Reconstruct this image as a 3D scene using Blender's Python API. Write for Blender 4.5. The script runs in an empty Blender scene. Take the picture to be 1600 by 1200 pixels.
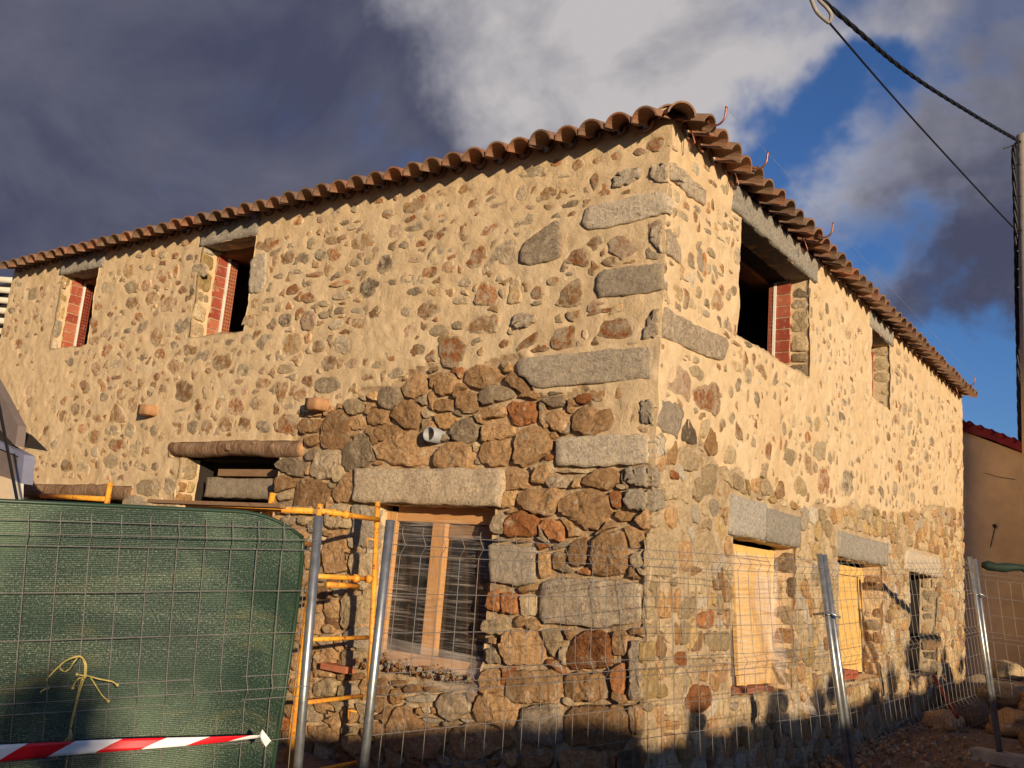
import bpy, bmesh, math, random, mathutils
import numpy as np
from mathutils import Vector, Matrix, noise
R=math.radians
sc=bpy.context.scene
COL=sc.collection
rnd=random.Random(7)

# ------------------------------------------------------------------ camera, sky, sun, exposure
cam_d=bpy.data.cameras.new('camera'); cam=bpy.data.objects.new('camera',cam_d); COL.objects.link(cam); sc.camera=cam
cam_d.sensor_width=36; cam_d.lens=1496/1600*36; cam_d.clip_start=.05; cam_d.clip_end=3000
rot=Matrix(((0.8135150382769942,0.04754536945093063,0.579597032722697),(0.5759040057569089,-0.20433272706110817,-0.7915697775969702),(0.08079516477071635,0.9777461707905302,-0.19360931499834325)))
cam.matrix_world=Matrix.Translation((3.07874528,-5.95429293,1.6))@rot.to_4x4()
SUN=Vector((.835,-.53,.158)).normalized()
world=bpy.data.worlds.new('World'); sc.world=world; world.use_nodes=True
nt=world.node_tree; nt.nodes.clear()
def N(tree,typ,**kw):
    n=tree.nodes.new(typ)
    for k,v in kw.items(): setattr(n,k,v)
    return n
def wire(t,a,b): t.links.new(a,b)
wo=N(nt,'ShaderNodeOutputWorld'); bg=N(nt,'ShaderNodeBackground'); wire(nt,bg.outputs[0],wo.inputs[0])
sky=N(nt,'ShaderNodeTexSky',sky_type='NISHITA'); sky.sun_disc=False; sky.sun_elevation=math.asin(SUN.z); sky.sun_rotation=math.atan2(SUN.x,SUN.y)
sky.air_density=1.0; sky.dust_density=.3; sky.ozone_density=2.0
bg.inputs[1].default_value=.09
tc=N(nt,'ShaderNodeTexCoord')
def vmath(op,a,b=None,val=None):
    n=N(nt,'ShaderNodeVectorMath',operation=op); wire(nt,a,n.inputs[0])
    if b is not None: wire(nt,b,n.inputs[1])
    if val is not None: n.inputs[1].default_value=val
    return n
def fmath(op,a,b,tree=None,clamp=False):
    t=tree or nt; n=N(t,'ShaderNodeMath',operation=op); n.use_clamp=clamp
    for i,v in enumerate((a,b)):
        if v is None: continue
        if isinstance(v,(int,float)): n.inputs[i].default_value=v
        else: wire(t,v,n.inputs[i])
    return n.outputs[0]
D=tc.outputs['Generated']
wn=N(nt,'ShaderNodeTexNoise'); wire(nt,D,wn.inputs['Vector']); wn.inputs['Scale'].default_value=2.4; wn.inputs['Detail'].default_value=6; wn.inputs['Roughness'].default_value=.6
w1=vmath('SUBTRACT',wn.outputs['Color'],val=(.5,.5,.5)); w2=vmath('SCALE',w1.outputs[0]); w2.inputs['Scale'].default_value=.75
DW=vmath('NORMALIZE',vmath('ADD',D,w2.outputs[0]).outputs[0]).outputs[0]
def lobe(d,width):     # soft lump of cloud layout round a direction
    dt=vmath('DOT_PRODUCT',DW,val=Vector(d).normalized()).outputs['Value']
    m=N(nt,'ShaderNodeMapRange',interpolation_type='SMOOTHSTEP'); wire(nt,dt,m.inputs[0]); m.inputs[1].default_value=math.cos(R(width)); m.inputs[2].default_value=1.0
    return m.outputs[0]
mp=N(nt,'ShaderNodeMapping'); wire(nt,D,mp.inputs[0]); mp.inputs['Scale'].default_value=(1,1,1.35)
ns=N(nt,'ShaderNodeTexNoise'); wire(nt,mp.outputs[0],ns.inputs['Vector']); ns.inputs['Scale'].default_value=3.3; ns.inputs['Detail'].default_value=8; ns.inputs['Roughness'].default_value=.56; ns.inputs['Distortion'].default_value=.35
n2=N(nt,'ShaderNodeTexNoise'); wire(nt,mp.outputs[0],n2.inputs['Vector']); n2.inputs['Scale'].default_value=4.2; n2.inputs['Detail'].default_value=7; n2.inputs['Roughness'].default_value=.55; n2.inputs['Distortion'].default_value=.4
# a thick bank to the west (left of the view), broken cloud to the north, clear low sky in the north-east
west=vmath('DOT_PRODUCT',D,val=Vector((-.93,-.37,0))).outputs['Value']
cov=fmath('MULTIPLY',west,.85)
cov=fmath('ADD',cov,ns.outputs['Fac'])
cov=fmath('ADD',cov,fmath('MULTIPLY',lobe((-.46,.72,.52),17),.30))
cov=fmath('ADD',cov,fmath('MULTIPLY',lobe((-.11,.87,.46),16),.30))
cov=fmath('ADD',cov,fmath('MULTIPLY',lobe((-.15,.93,.32),10),.30))
cov=fmath('SUBTRACT',cov,fmath('MULTIPLY',lobe((-.22,.87,.42),8),.34))
cov=fmath('SUBTRACT',cov,fmath('MULTIPLY',lobe((-.12,.97,.14),12),.40))
cm=N(nt,'ShaderNodeMapRange',interpolation_type='SMOOTHSTEP'); wire(nt,cov,cm.inputs[0]); cm.inputs[1].default_value=.44; cm.inputs[2].default_value=.84
br=fmath('ADD',fmath('MULTIPLY',lobe((-.37,.795,.49),17),1.35),fmath('MULTIPLY',lobe((-.16,.85,.50),12),.30))
br=fmath('MULTIPLY',br,fmath('ADD',fmath('MULTIPLY',n2.outputs['Fac'],2.4),-.35),clamp=True)
br=fmath('ADD',br,fmath('MULTIPLY',fmath('SUBTRACT',n2.outputs['Fac'],.44),.55),clamp=True)
cc=N(nt,'ShaderNodeValToRGB'); wire(nt,br,cc.inputs[0]); e=cc.color_ramp.elements
e[0].position=0; e[0].color=(.64,.70,1.20,1); e[1].position=1; e[1].color=(5.2,4.95,5.0,1)
m_=cc.color_ramp.elements.new(.30); m_.color=(2.1,2.1,2.6,1)
skc=N(nt,'ShaderNodeMix',data_type='RGBA',blend_type='MULTIPLY'); skc.inputs[0].default_value=1; wire(nt,sky.outputs[0],skc.inputs[6]); skc.inputs[7].default_value=(.50,.74,1.22,1)
mx=N(nt,'ShaderNodeMix',data_type='RGBA'); wire(nt,cm.outputs[0],mx.inputs[0]); wire(nt,skc.outputs[2],mx.inputs[6]); wire(nt,cc.outputs[0],mx.inputs[7])
wire(nt,mx.outputs[2],bg.inputs[0])
sl=bpy.data.lights.new('sun','SUN'); sl.energy=5.0; sl.angle=R(.55); sl.color=(1,.80,.55)
so=bpy.data.objects.new('sun',sl); COL.objects.link(so); so.rotation_euler=SUN.to_track_quat('Z','Y').to_euler()
sc.view_settings.view_transform='Standard'; sc.view_settings.look='None'; sc.view_settings.gamma=1; sc.view_settings.exposure=.18
try: sc.view_settings.use_curve_mapping=False
except Exception: pass
sc.cycles.max_bounces=8; sc.cycles.transparent_max_bounces=12

# ------------------------------------------------------------------ materials
def principled(name,col=(.5,.5,.5),rough=.85,metal=0,spec=.3):
    m=bpy.data.materials.new(name); m.use_nodes=True; t=m.node_tree; b=t.nodes['Principled BSDF']
    b.inputs['Base Color'].default_value=(*col,1); b.inputs['Roughness'].default_value=rough; b.inputs['Metallic'].default_value=metal
    b.inputs['Specular IOR Level'].default_value=spec
    return m,t,b
def tnoise(t,scale,detail=4,rough=.55,vec=None,dist=0):
    n=N(t,'ShaderNodeTexNoise'); n.inputs['Scale'].default_value=scale; n.inputs['Detail'].default_value=detail; n.inputs['Roughness'].default_value=rough; n.inputs['Distortion'].default_value=dist
    if vec is not None: wire(t,vec,n.inputs['Vector'])
    return n.outputs['Fac']
def ramp(t,f,stops):
    r=N(t,'ShaderNodeValToRGB'); wire(t,f,r.inputs[0]); el=r.color_ramp.elements
    while len(el)<len(stops): el.new(.5)
    for e_,(p,c) in zip(el,stops): e_.position=p; e_.color=(*c,1) if len(c)==3 else c
    return r.outputs[0]
def mix(t,f,a,b,mode='MIX'):
    n=N(t,'ShaderNodeMix',data_type='RGBA',blend_type=mode)
    for i,v in ((0,f),(6,a),(7,b)):
        if isinstance(v,(int,float)): n.inputs[i].default_value=v
        elif isinstance(v,tuple): n.inputs[i].default_value=(*v,1)
        else: wire(t,v,n.inputs[i])
    return n.outputs[2]
def bump(t,b,h,strength=.5,dist=.01,prev=None):
    n=N(t,'ShaderNodeBump'); n.inputs['Strength'].default_value=strength; n.inputs['Distance'].default_value=dist; wire(t,h,n.inputs['Height'])
    if prev is not None: wire(t,prev,n.inputs['Normal'])
    wire(t,n.outputs[0],b.inputs['Normal']); return n.outputs[0]
def pos(t,scale=None):
    g=N(t,'ShaderNodeNewGeometry').outputs['Position']
    if scale:
        m=N(t,'ShaderNodeMapping'); wire(t,g,m.inputs[0]); m.inputs['Scale'].default_value=scale; return m.outputs[0]
    return g
MORT=(.62,.50,.34)
def mortar_mat():
    m,t,b=principled('lime_mortar',MORT,.95,spec=.12)
    p=pos(t); big=tnoise(t,1.1,4,.6,p); mid=tnoise(t,7,6,.65,p,.5); fine=tnoise(t,80,4,.75,p)
    c=ramp(t,big,[(.3,(.64,.455,.26)),(.52,(.68,.505,.305)),(.75,(.71,.54,.345))])
    c=mix(t,ramp(t,mid,[(.36,(.6,.6,.6)),(.56,(0,0,0))]),c,(.53,.375,.205))
    c=mix(t,ramp(t,tnoise(t,5,5,.7,p,1.0),[(.60,(0,0,0)),(.72,(.5,.5,.5))]),c,(.74,.62,.44))
    c=mix(t,ramp(t,fine,[(.33,(.45,.45,.45)),(.45,(0,0,0))]),c,(.36,.24,.13))
    wire(t,c,b.inputs['Base Color'])
    w=tnoise(t,20,5,.68,p,1.1)
    p1=bump(t,b,w,.55,.022); bump(t,b,fine,.6,.006,p1)
    return m
def dirty_mortar_mat(name,cs):
    m,t,b=principled(name,cs[1],.95,spec=.1)
    p=pos(t); a=tnoise(t,6,6,.68,p,.5); fine=tnoise(t,55,4,.75,p)
    wire(t,ramp(t,a,[(.3,cs[0]),(.48,cs[1]),(.7,cs[2])]),b.inputs['Base Color'])
    p1=bump(t,b,tnoise(t,20,6,.72,p,.6),1,.03); bump(t,b,fine,.7,.008,p1)
    return m
def stone_mat(name,c,c2,grain=(0,0,0),smear=.25,speck=0,bright=1.0):
    m,t,b=principled(name,c,.88,spec=.2)
    p=pos(t); oi=N(t,'ShaderNodeObjectInfo').outputs['Random']
    at_=N(t,'ShaderNodeAttribute'); at_.attribute_name='shade'; rv=fmath('ADD',oi,at_.outputs['Fac'],t)
    rv=fmath('FRACT',rv,None,t)
    a=tnoise(t,6,7,.72,p,.2); f=tnoise(t,34,6,.75,p); 
    k=fmath('ADD',fmath('MULTIPLY',a,.9,t),fmath('MULTIPLY',rv,.5,t),t)
    col=mix(t,fmath('SUBTRACT',k,.2,t,True),c,c2)
    col=mix(t,ramp(t,f,[(.36,(.75,.75,.75)),(.56,(0,0,0))]),col,tuple(x*.5 for x in c))
    if speck:
        v=tnoise(t,130,3,.75,p); v2=tnoise(t,60,3,.7,p)
        col=mix(t,ramp(t,v,[(.38,(.75,.75,.75)),(.46,(0,0,0))]),col,(.11,.095,.075))
        col=mix(t,ramp(t,v2,[(.54,(0,0,0)),(.66,(.75,.75,.75))]),col,(.66,.62,.56))
    # lime bloom and mortar smears left by the pointing
    s=tnoise(t,10,7,.74,p,.25)
    col=mix(t,ramp(t,s,[(.60-smear*.35,(0,0,0)),(.68-smear*.2,(.85,.85,.85))]),col,(.66,.54,.38))
    ra=N(t,'ShaderNodeAttribute'); ra.attribute_name='rim'
    if smear>.15:      # mortar dragged over the margins
        e_=fmath('ADD',fmath('MULTIPLY',ra.outputs['Fac'],.34 if smear>.4 else .20,t),fmath('MULTIPLY',tnoise(t,19,6,.72,p,.3),.9,t),t)
        col=mix(t,ramp(t,e_,[(.66,(0,0,0)),(.80,(.95,.95,.95))]),col,(.66,.51,.325))
    g=N(t,'ShaderNodeHueSaturation'); wire(t,col,g.inputs['Color']); g.inputs['Saturation'].default_value=1.08
    wire(t,fmath('ADD',fmath('MULTIPLY',rv,.55,t),.70*bright,t),g.inputs['Value'])
    wire(t,g.outputs[0],b.inputs['Base Color'])
    p1=bump(t,b,tnoise(t,12,7,.78,p,.3),1,.045); bump(t,b,f,.8,.014,p1)
    return m
M={}
M['mortar']=mortar_mat(); M['bed']=dirty_mortar_mat('old_bedding_mortar',((.34,.22,.12),(.52,.365,.21),(.64,.48,.30))); M['bed2']=dirty_mortar_mat('sun_bleached_bedding_mortar',((.36,.245,.135),(.52,.38,.23),(.63,.49,.32)))  # bed2: slightly less red bedding tone, side front and brick jambs
_c=dict(b=((.36,.185,.085),(.54,.33,.17)),r=((.46,.18,.075),(.58,.30,.15)),o=((.56,.31,.14),(.66,.44,.23)),t=((.60,.44,.26),(.68,.53,.34)),g=((.38,.28,.185),(.54,.42,.285)),
 d=((.22,.155,.10),(.36,.27,.185)),p=((.58,.35,.225),(.66,.45,.31)),w=((.60,.49,.36),(.66,.57,.44)),y=((.60,.41,.19),(.64,.46,.25)),R=((.42,.17,.075),(.40,.22,.11)))
for k,(a,b_) in _c.items():
    nm=dict(b='brown',r='russet',o='ochre',t='tan',g='grey',d='dark',p='pink',w='limed',y='yellow',R='red')[k]
    M[k+'m']=stone_mat(nm+'_stone_pointed',a,b_,smear=.44); M[k+'d']=stone_mat(nm+'_stone_bare',*(((.45,.255,.13),(.64,.42,.23)) if k=='b' else (a,b_)),smear=.14)
M['Gm']=M['Gd']=stone_mat('grey_granite',(.60,.475,.34),(.70,.585,.445),smear=.30,speck=1)
M['Dm']=M['Dd']=stone_mat('weathered_granite',(.44,.325,.215),(.56,.44,.31),smear=.24,speck=1)
M['L']=stone_mat('lintel_granite',(.56,.49,.395),(.65,.585,.485),smear=.0,speck=1,bright=1.05)
M['W']=stone_mat('warm_granite',(.63,.46,.29),(.70,.55,.375),smear=.2,speck=1)
def tile_mat():
    m,t,b=principled('clay_roof_tile',(.36,.15,.07),.8,spec=.2)
    oi=N(t,'ShaderNodeObjectInfo').outputs['Random']; p=pos(t); a=tnoise(t,9,5,.65,p); f=tnoise(t,60,4,.7,p)
    c=ramp(t,oi,[(0,(.35,.105,.04)),(.25,(.16,.068,.04)),(.5,(.26,.13,.07)),(.75,(.12,.062,.04)),(1,(.36,.13,.055))])
    c=mix(t,ramp(t,a,[(.42,(0,0,0)),(.62,(.85,.85,.85))]),c,(.13,.09,.065)); c=mix(t,ramp(t,tnoise(t,21,5,.75,p),[(.60,(0,0,0)),(.68,(.7,.7,.7))]),c,(.38,.33,.24))
    c=mix(t,fmath('MULTIPLY',f,.3,t),c,(.55,.38,.25)); wire(t,c,b.inputs['Base Color']); bump(t,b,f,.4,.004); return m
M['tile']=tile_mat()
def brick_mat():
    m,t,b=principled('red_hollow_brick',(.55,.13,.06),.85,spec=.2)
    oi=N(t,'ShaderNodeObjectInfo').outputs['Random']; f=tnoise(t,45,4,.7,pos(t))
    c=ramp(t,oi,[(0,(.27,.055,.03)),(.5,(.36,.085,.045)),(1,(.44,.16,.08))]); c=mix(t,ramp(t,tnoise(t,18,5,.7,pos(t)),[(.55,(0,0,0)),(.7,(.6,.6,.6))]),c,(.55,.38,.27))
    wire(t,c,b.inputs['Base Color']); bump(t,b,f,.4,.003); return m
M['brick']=brick_mat()
def wood_mat(name,c1,c2,axis_scale=(14,14,1.2),rough=.6):
    m,t,b=principled(name,c1,rough,spec=.3)
    a=tnoise(t,3,5,.6,pos(t,axis_scale),1.0); f=tnoise(t,2.2,4,.6,pos(t))
    c=ramp(t,a,[(.3,c1),(.55,c2),(.7,tuple(x*.8 for x in c1))]); c=mix(t,fmath('MULTIPLY',f,.35,t),c,tuple(x*.7 for x in c2)); wire(t,c,b.inputs['Base Color']); bump(t,b,a,.3,.003); return m
M['wood']=wood_mat('varnished_pine',(.52,.25,.085),(.62,.34,.14))
M['wood_h']=wood_mat('varnished_pine_rail',(.52,.25,.085),(.62,.34,.14),(1.2,14,14))
M['woody']=wood_mat('pale_yellow_pine',(.66,.35,.08),(.80,.53,.19),(2.5,2.5,15))
M['oldwood']=wood_mat('old_timber',(.20,.115,.06),(.30,.18,.10),(1.5,12,12),.9)
def log_mat():
    m,t,b=principled('weathered_log',(.3,.2,.13),.9,spec=.15)
    a=tnoise(t,1,6,.7,pos(t,(14,3,3)),1.5); f=tnoise(t,1,5,.7,pos(t,(60,14,14)))
    c=ramp(t,a,[(.32,(.09,.055,.035)),(.45,(.28,.15,.08)),(.55,(.40,.27,.17)),(.68,(.20,.11,.06))])
    c=mix(t,ramp(t,f,[(.4,(.6,.6,.6)),(.6,(0,0,0))]),c,(.10,.06,.04)); wire(t,c,b.inputs['Base Color']); bump(t,b,f,.9,.012); return m
M['log']=log_mat()
M['logend']=wood_mat('cut_log_end',(.55,.30,.13),(.40,.21,.10),(4,4,4),.85)
def simple(name,col,rough=.6,metal=0,spec=.3,var=.25,sc_=8,bmp=0):
    m,t,b=principled(name,col,rough,metal,spec); a=tnoise(t,sc_,5,.6,pos(t))
    wire(t,mix(t,ramp(t,a,[(.3,(0,0,0)),(.75,(1,1,1))]),col,tuple(max(0,x*(1-var*1.6)) for x in col)),b.inputs['Base Color'])
    if bmp: bump(t,b,tnoise(t,sc_*6,4,.7,pos(t)),.6,bmp)
    return m
M['galv']=simple('galvanised_steel',(.42,.43,.43),.38,.75,.5,.3,22)
M['wirem']=simple('galvanised_wire',(.24,.22,.20),.55,.25,.4,.2,30)
M['lime']=simple('white_lime_bead',(.80,.74,.64),.9,var=.15,bmp=.003)
M['copper']=simple('copper',(.50,.20,.12),.45,.7,.5,.4,20)
M['dark']=simple('dark_interior',(.035,.026,.02),1,var=.2)  # near-black: the lack of light in the rooms is put into the colour
M['plank']=simple('brown_ceiling_board',(.28,.12,.05),.8,var=.3)
M['concrete']=simple('concrete',(.36,.33,.29),.9,var=.3,bmp=.006)
M['render']=simple('ochre_render',(.86,.66,.43),.95,var=.25,sc_=1.6,bmp=.004)
M['render2']=simple('cream_render',(.66,.60,.48),.95,var=.1,sc_=3,bmp=.003)
M['maroon']=simple('maroon_roof_paint',(.30,.02,.035),.5,var=.4,sc_=5)
M['black']=simple('black_cable',(.012,.012,.014),.5,var=.2)
M['pvc']=simple('grey_pvc',(.34,.34,.34),.45,var=.12)
M['twine']=simple('yellow_twine',(.62,.50,.16),.8,var=.2,sc_=60)
M['polew']=simple('pale_concrete_pole',(.48,.40,.31),.9,var=.2)
M['slate']=simple('grey_brown_panel',(.20,.155,.14),.7,var=.15)
M['bluegrey']=simple('blue_grey_frame',(.22,.23,.32),.5,var=.15)
M['white']=simple('white_plastic',(.80,.78,.76),.6,var=.06)
def paint_mat():
    m,t,b=principled('chipped_orange_paint',(.80,.33,.03),.5,spec=.4); a=tnoise(t,26,6,.75,pos(t)); a2=tnoise(t,7,4,.6,pos(t))
    c=mix(t,ramp(t,a2,[(.35,(0,0,0)),(.7,(1,1,1))]),(.84,.42,.04),(.72,.24,.035))
    c=mix(t,ramp(t,a,[(.56,(0,0,0)),(.62,(1,1,1))]),c,(.20,.075,.035)); c=mix(t,ramp(t,tnoise(t,15,5,.7,pos(t)),[(.62,(0,0,0)),(.7,(.8,.8,.8))]),c,(.66,.55,.45)); wire(t,c,b.inputs['Base Color']); bump(t,b,a,.4,.002); return m
M['orange']=paint_mat()
def earth_mat():
    m,t,b=principled('dirt',(.2,.14,.1),1,spec=.1); p=pos(t); a=tnoise(t,.8,6,.65,p); f=tnoise(t,14,6,.7,p)
    c=ramp(t,a,[(.3,(.16,.10,.07)),(.5,(.26,.18,.125)),(.7,(.34,.26,.19))]); c=mix(t,ramp(t,f,[(.4,(.6,.6,.6)),(.62,(0,0,0))]),c,(.10,.07,.05)); wire(t,c,b.inputs['Base Color']); bump(t,b,f,1,.03); return m
M['earth']=earth_mat()
M['asphalt']=simple('worn_asphalt',(.10,.09,.08),.95,var=.3,sc_=6,bmp=.005)
M['leaf']=simple('dark_leaves',(.05,.08,.03),.8,var=.5,sc_=6)
M['bark']=simple('bark',(.14,.10,.07),.95,var=.4,sc_=20)

# ------------------------------------------------------------------ helpers
def link_mesh(name,vs,fs,mat,parent=None,smooth=False,mats=None,fm=None):
    me=bpy.data.meshes.new(name); me.from_pydata([tuple(v) for v in vs],[],fs); me.update()
    o=bpy.data.objects.new(name,me); COL.objects.link(o)
    for mm in (mats or [mat]): me.materials.append(mm)
    if fm is not None: me.polygons.foreach_set('material_index',fm)
    if smooth: me.polygons.foreach_set('use_smooth',[True]*len(me.polygons))
    if parent is not None: o.parent=parent
    return o
def tag(o,label=None,cat=None,group=None,kind=None):
    if label: o['label']=label
    if cat: o['category']=cat
    if group: o['group']=group
    if kind: o['kind']=kind
    return o
def empty(name,loc,label=None,cat=None,group=None,kind=None):
    o=bpy.data.objects.new(name,None); COL.objects.link(o); o.location=loc; o.empty_display_size=.2
    bpy.context.view_layer.update()
    return tag(o,label,cat,group,kind)
class MB:
    "collects shapes in world coordinates; build() links them as one mesh"
    def __init__(s): s.v=[]; s.f=[]; s.m=[]
    def add(s,vs,fs,mi=0):
        n=len(s.v); s.v+= [tuple(v) for v in vs]; s.f+=[tuple(i+n for i in f) for f in fs]; s.m+=[mi]*len(fs); return s
    def box(s,a,b,mi=0,jit=0):
        (x0,y0,z0),(x1,y1,z1)=a,b
        vs=[(x,y,z) for z in (z0,z1) for y in (y0,y1) for x in (x0,x1)]
        if jit: vs=[tuple(c+rnd.uniform(-jit,jit) for c in v) for v in vs]
        return s.add(vs,[(0,2,3,1),(4,5,7,6),(0,1,5,4),(2,6,7,3),(0,4,6,2),(1,3,7,5)],mi)
    def obox(s,c,ax,ay,az,mi=0):   # oriented box: centre and three half-axis vectors
        c=Vector(c); ax,ay,az=Vector(ax),Vector(ay),Vector(az)
        vs=[c+ax*i+ay*j+az*k for k in (-1,1) for j in (-1,1) for i in (-1,1)]
        return s.add(vs,[(0,2,3,1),(4,5,7,6),(0,1,5,4),(2,6,7,3),(0,4,6,2),(1,3,7,5)],mi)
    def tube(s,pts,r,seg=8,cap=True,mi=0):
        pts=[Vector(p) for p in pts]; rs=r if isinstance(r,(list,tuple)) else [r]*len(pts)
        n=len(s.v); up=None
        for i,p in enumerate(pts):
            d=(pts[min(i+1,len(pts)-1)]-pts[max(i-1,0)]); 
            if d.length<1e-9: d=Vector((0,0,1))
            d.normalize()
            if up is None: up=Vector((0,0,1)) if abs(d.z)<.9 else Vector((1,0,0))
            a=d.cross(up).normalized(); b=a.cross(d).normalized(); up=b
            for k in range(seg):
                t=2*math.pi*k/seg; q=p+(a*math.cos(t)+b*math.sin(t))*rs[i]; s.v.append(tuple(q))
        for i in range(len(pts)-1):
            for k in range(seg):
                k2=(k+1)%seg; s.f.append((n+i*seg+k,n+i*seg+k2,n+(i+1)*seg+k2,n+(i+1)*seg+k)); s.m.append(mi)
        if cap:
            s.f.append(tuple(n+k for k in range(seg))[::-1]); s.m.append(mi)
            m=n+(len(pts)-1)*seg; s.f.append(tuple(m+k for k in range(seg))); s.m.append(mi)
        return s
    def build(s,name,mat,parent=None,smooth=False,mats=None):
        off=parent_origin(parent)
        vs=[(v[0]-off[0],v[1]-off[1],v[2]-off[2]) for v in s.v]
        return link_mesh(name,vs,s.f,mat,parent,smooth,mats,s.m if mats else None)
def parent_origin(p):
    o=Vector((0,0,0))
    while p is not None: o=o+p.location; p=p.parent
    return o
def fbm(p,oct=3):
    return noise.fractal(Vector(p),1.0,2.0,oct)
def gnoise(U,V,freq,seed):
    "smooth value noise on a grid, range about -1..1"
    rg=np.random.RandomState(seed); G=rg.uniform(-1,1,(256,256))
    x=U*freq+100; y=V*freq+100; i=np.floor(x).astype(int); j=np.floor(y).astype(int); fx=x-i; fy=y-j
    fx=fx*fx*(3-2*fx); fy=fy*fy*(3-2*fy); g=lambda a,b:G[a%256,b%256]
    return (g(i,j)*(1-fx)+g(i+1,j)*fx)*(1-fy)+(g(i,j+1)*(1-fx)+g(i+1,j+1)*fx)*fy
def inpoly(P,U,Z):
    P=np.asarray(P); r=np.zeros(np.shape(U),bool); n=len(P)
    for i in range(n):
        x1,z1=P[i]; x2,z2=P[(i+1)%n]
        c=((z1>Z)!=(z2>Z)); xi=(x2-x1)*(Z-z1)/((z2-z1) if z2!=z1 else 1e-9)+x1
        r^=c&(U<xi)
    return r
# wall frames: u runs along the wall, v up, h out of the wall
class Frame:
    def __init__(s,o,u,v,n): s.o,s.u,s.v,s.n=Vector(o),Vector(u),Vector(v),Vector(n)
    def __call__(s,u,v,h=0): return s.o+s.u*u+s.v*v+s.n*h
FL=Frame((0,0,0),(1,0,0),(0,0,1),(0,-1,0))
FR=Frame((0,0,0),(0,1,0),(0,0,1),(1,0,0))
def area(P): return sum(P[i][0]*P[(i+1)%len(P)][1]-P[(i+1)%len(P)][0]*P[i][1] for i in range(len(P)))/2
def stone_mesh(fr,P,style,seed):
    "one stone: outline P (u,v) on frame fr; style m pointed, d dry-laid, G dressed block"
    rg=random.Random(seed)
    if area(P)<0: P=P[::-1]
    P=[Vector((a,b)) for a,b in P]; A=abs(area(P)); size=math.sqrt(A)
    c=sum(P,Vector((0,0)))/len(P)
    n=34 if size>.28 else 22 if size>.14 else 13
    if style!='G':      # round the corners once
        Q=[]
        for i in range(len(P)):
            a,b=P[i],P[(i+1)%len(P)]; Q+=[a.lerp(b,.13),a.lerp(b,.87)]
        P=Q
    else: n=34
    per=[(P[(i+1)%len(P)]-P[i]).length for i in range(len(P))]; tot=sum(per); out=[]; acc=0; i=0
    for k in range(n):
        t=tot*k/n
        while acc+per[i]<t: acc+=per[i]; i+=1
        out.append(P[i].lerp(P[(i+1)%len(P)],(t-acc)/max(per[i],1e-9)))
    j=.045*size if style!='G' else .010
    out=[p+Vector((rg.uniform(-j,j),rg.uniform(-j,j))) for p in out]
    if style=='m': k=rg.uniform(.4,1.0); hs=[(1,-.020),(.96,-.005),(.86,.001),(.62,.005*k),(.3,.007*k)]; amp=min(.011,.075*size); grow=1.17
    elif style=='d':
        b=rg.uniform(.0,.022)+min(.014,size*.04); hs=[(1,-.07),(.99,-.026),(.955,b*.45),(.88,b*.85),(.74,b),(.58,b),(.42,b),(.22,b)]; amp=min(.020,.08*size); grow=1.05
    elif style=='s': k=rg.uniform(.6,1.2); hs=[(1,-.03),(.97,-.003),(.90,.007*k),(.65,.012*k),(.3,.013*k)]; amp=min(.012,.06*size); grow=1.0
    else: hs=[(1,-.05),(.988,.002),(.965,.014),(.8,.018),(.55,.018),(.28,.018)]; amp=min(.011,.004+.015*size); grow=1.0
    if n<=12: hs=[hs[0],hs[1],hs[2],hs[-1]] if style!='d' else [hs[0],hs[1],hs[3],hs[4]]
    tu,tv=rg.uniform(-.09,.09),rg.uniform(-.09,.09)
    if style=='G': tu=tv=0
    sx=rg.uniform(0,90); vs=[]; cuts=[]
    if style!='G':
        for _ in range(rg.randint(2,4)): a=rg.uniform(0,6.283); cuts.append((math.cos(a),math.sin(a),rg.uniform(.05,.5),rg.uniform(.10,.30)))
    for s,h in hs:
        for p in out:
            q=c+(p-c)*(s*grow); d=q-c
            hh=h
            if h>-.02:
                nn=noise.noise(Vector((q.x*9+sx,q.y*9,sx)))*1.0+noise.noise(Vector((q.x*23,q.y*23+sx,3)))*.6+noise.noise(Vector((q.x*52,q.y*52+sx,9)))*.35
                hh+=amp*nn*(1 if s<.97 else .5)+ (d.x*tu+d.y*tv)*(1 if s<.95 else .4)
            if h>-.01:
                for cx_,cy_,t_,g_ in cuts: hh=min(hh,hs[-1][1]+amp*.5+g_*(t_*size*.5-(d.x*cx_+d.y*cy_))*(1 if style!='m' else .25))
            vs.append(fr(q.x,q.y,hh))
    nn=noise.noise(Vector((c.x*9+sx,c.y*9,sx))); vs.append(fr(c.x,c.y,hs[-1][1]+amp*nn)); L=len(hs); fs=[]
    for r_ in range(L-1):
        for k in range(n):
            k2=(k+1)%n; fs.append((r_*n+k,r_*n+k2,(r_+1)*n+k2,(r_+1)*n+k))
    for k in range(n): fs.append(((L-1)*n+k,(L-1)*n+(k+1)%n,L*n))
    rim=[]
    for s,h in hs: rim+=[max(0,min(1,(s-.5)/.42))]*n
    rim.append(0); return vs,fs,rim

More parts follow.
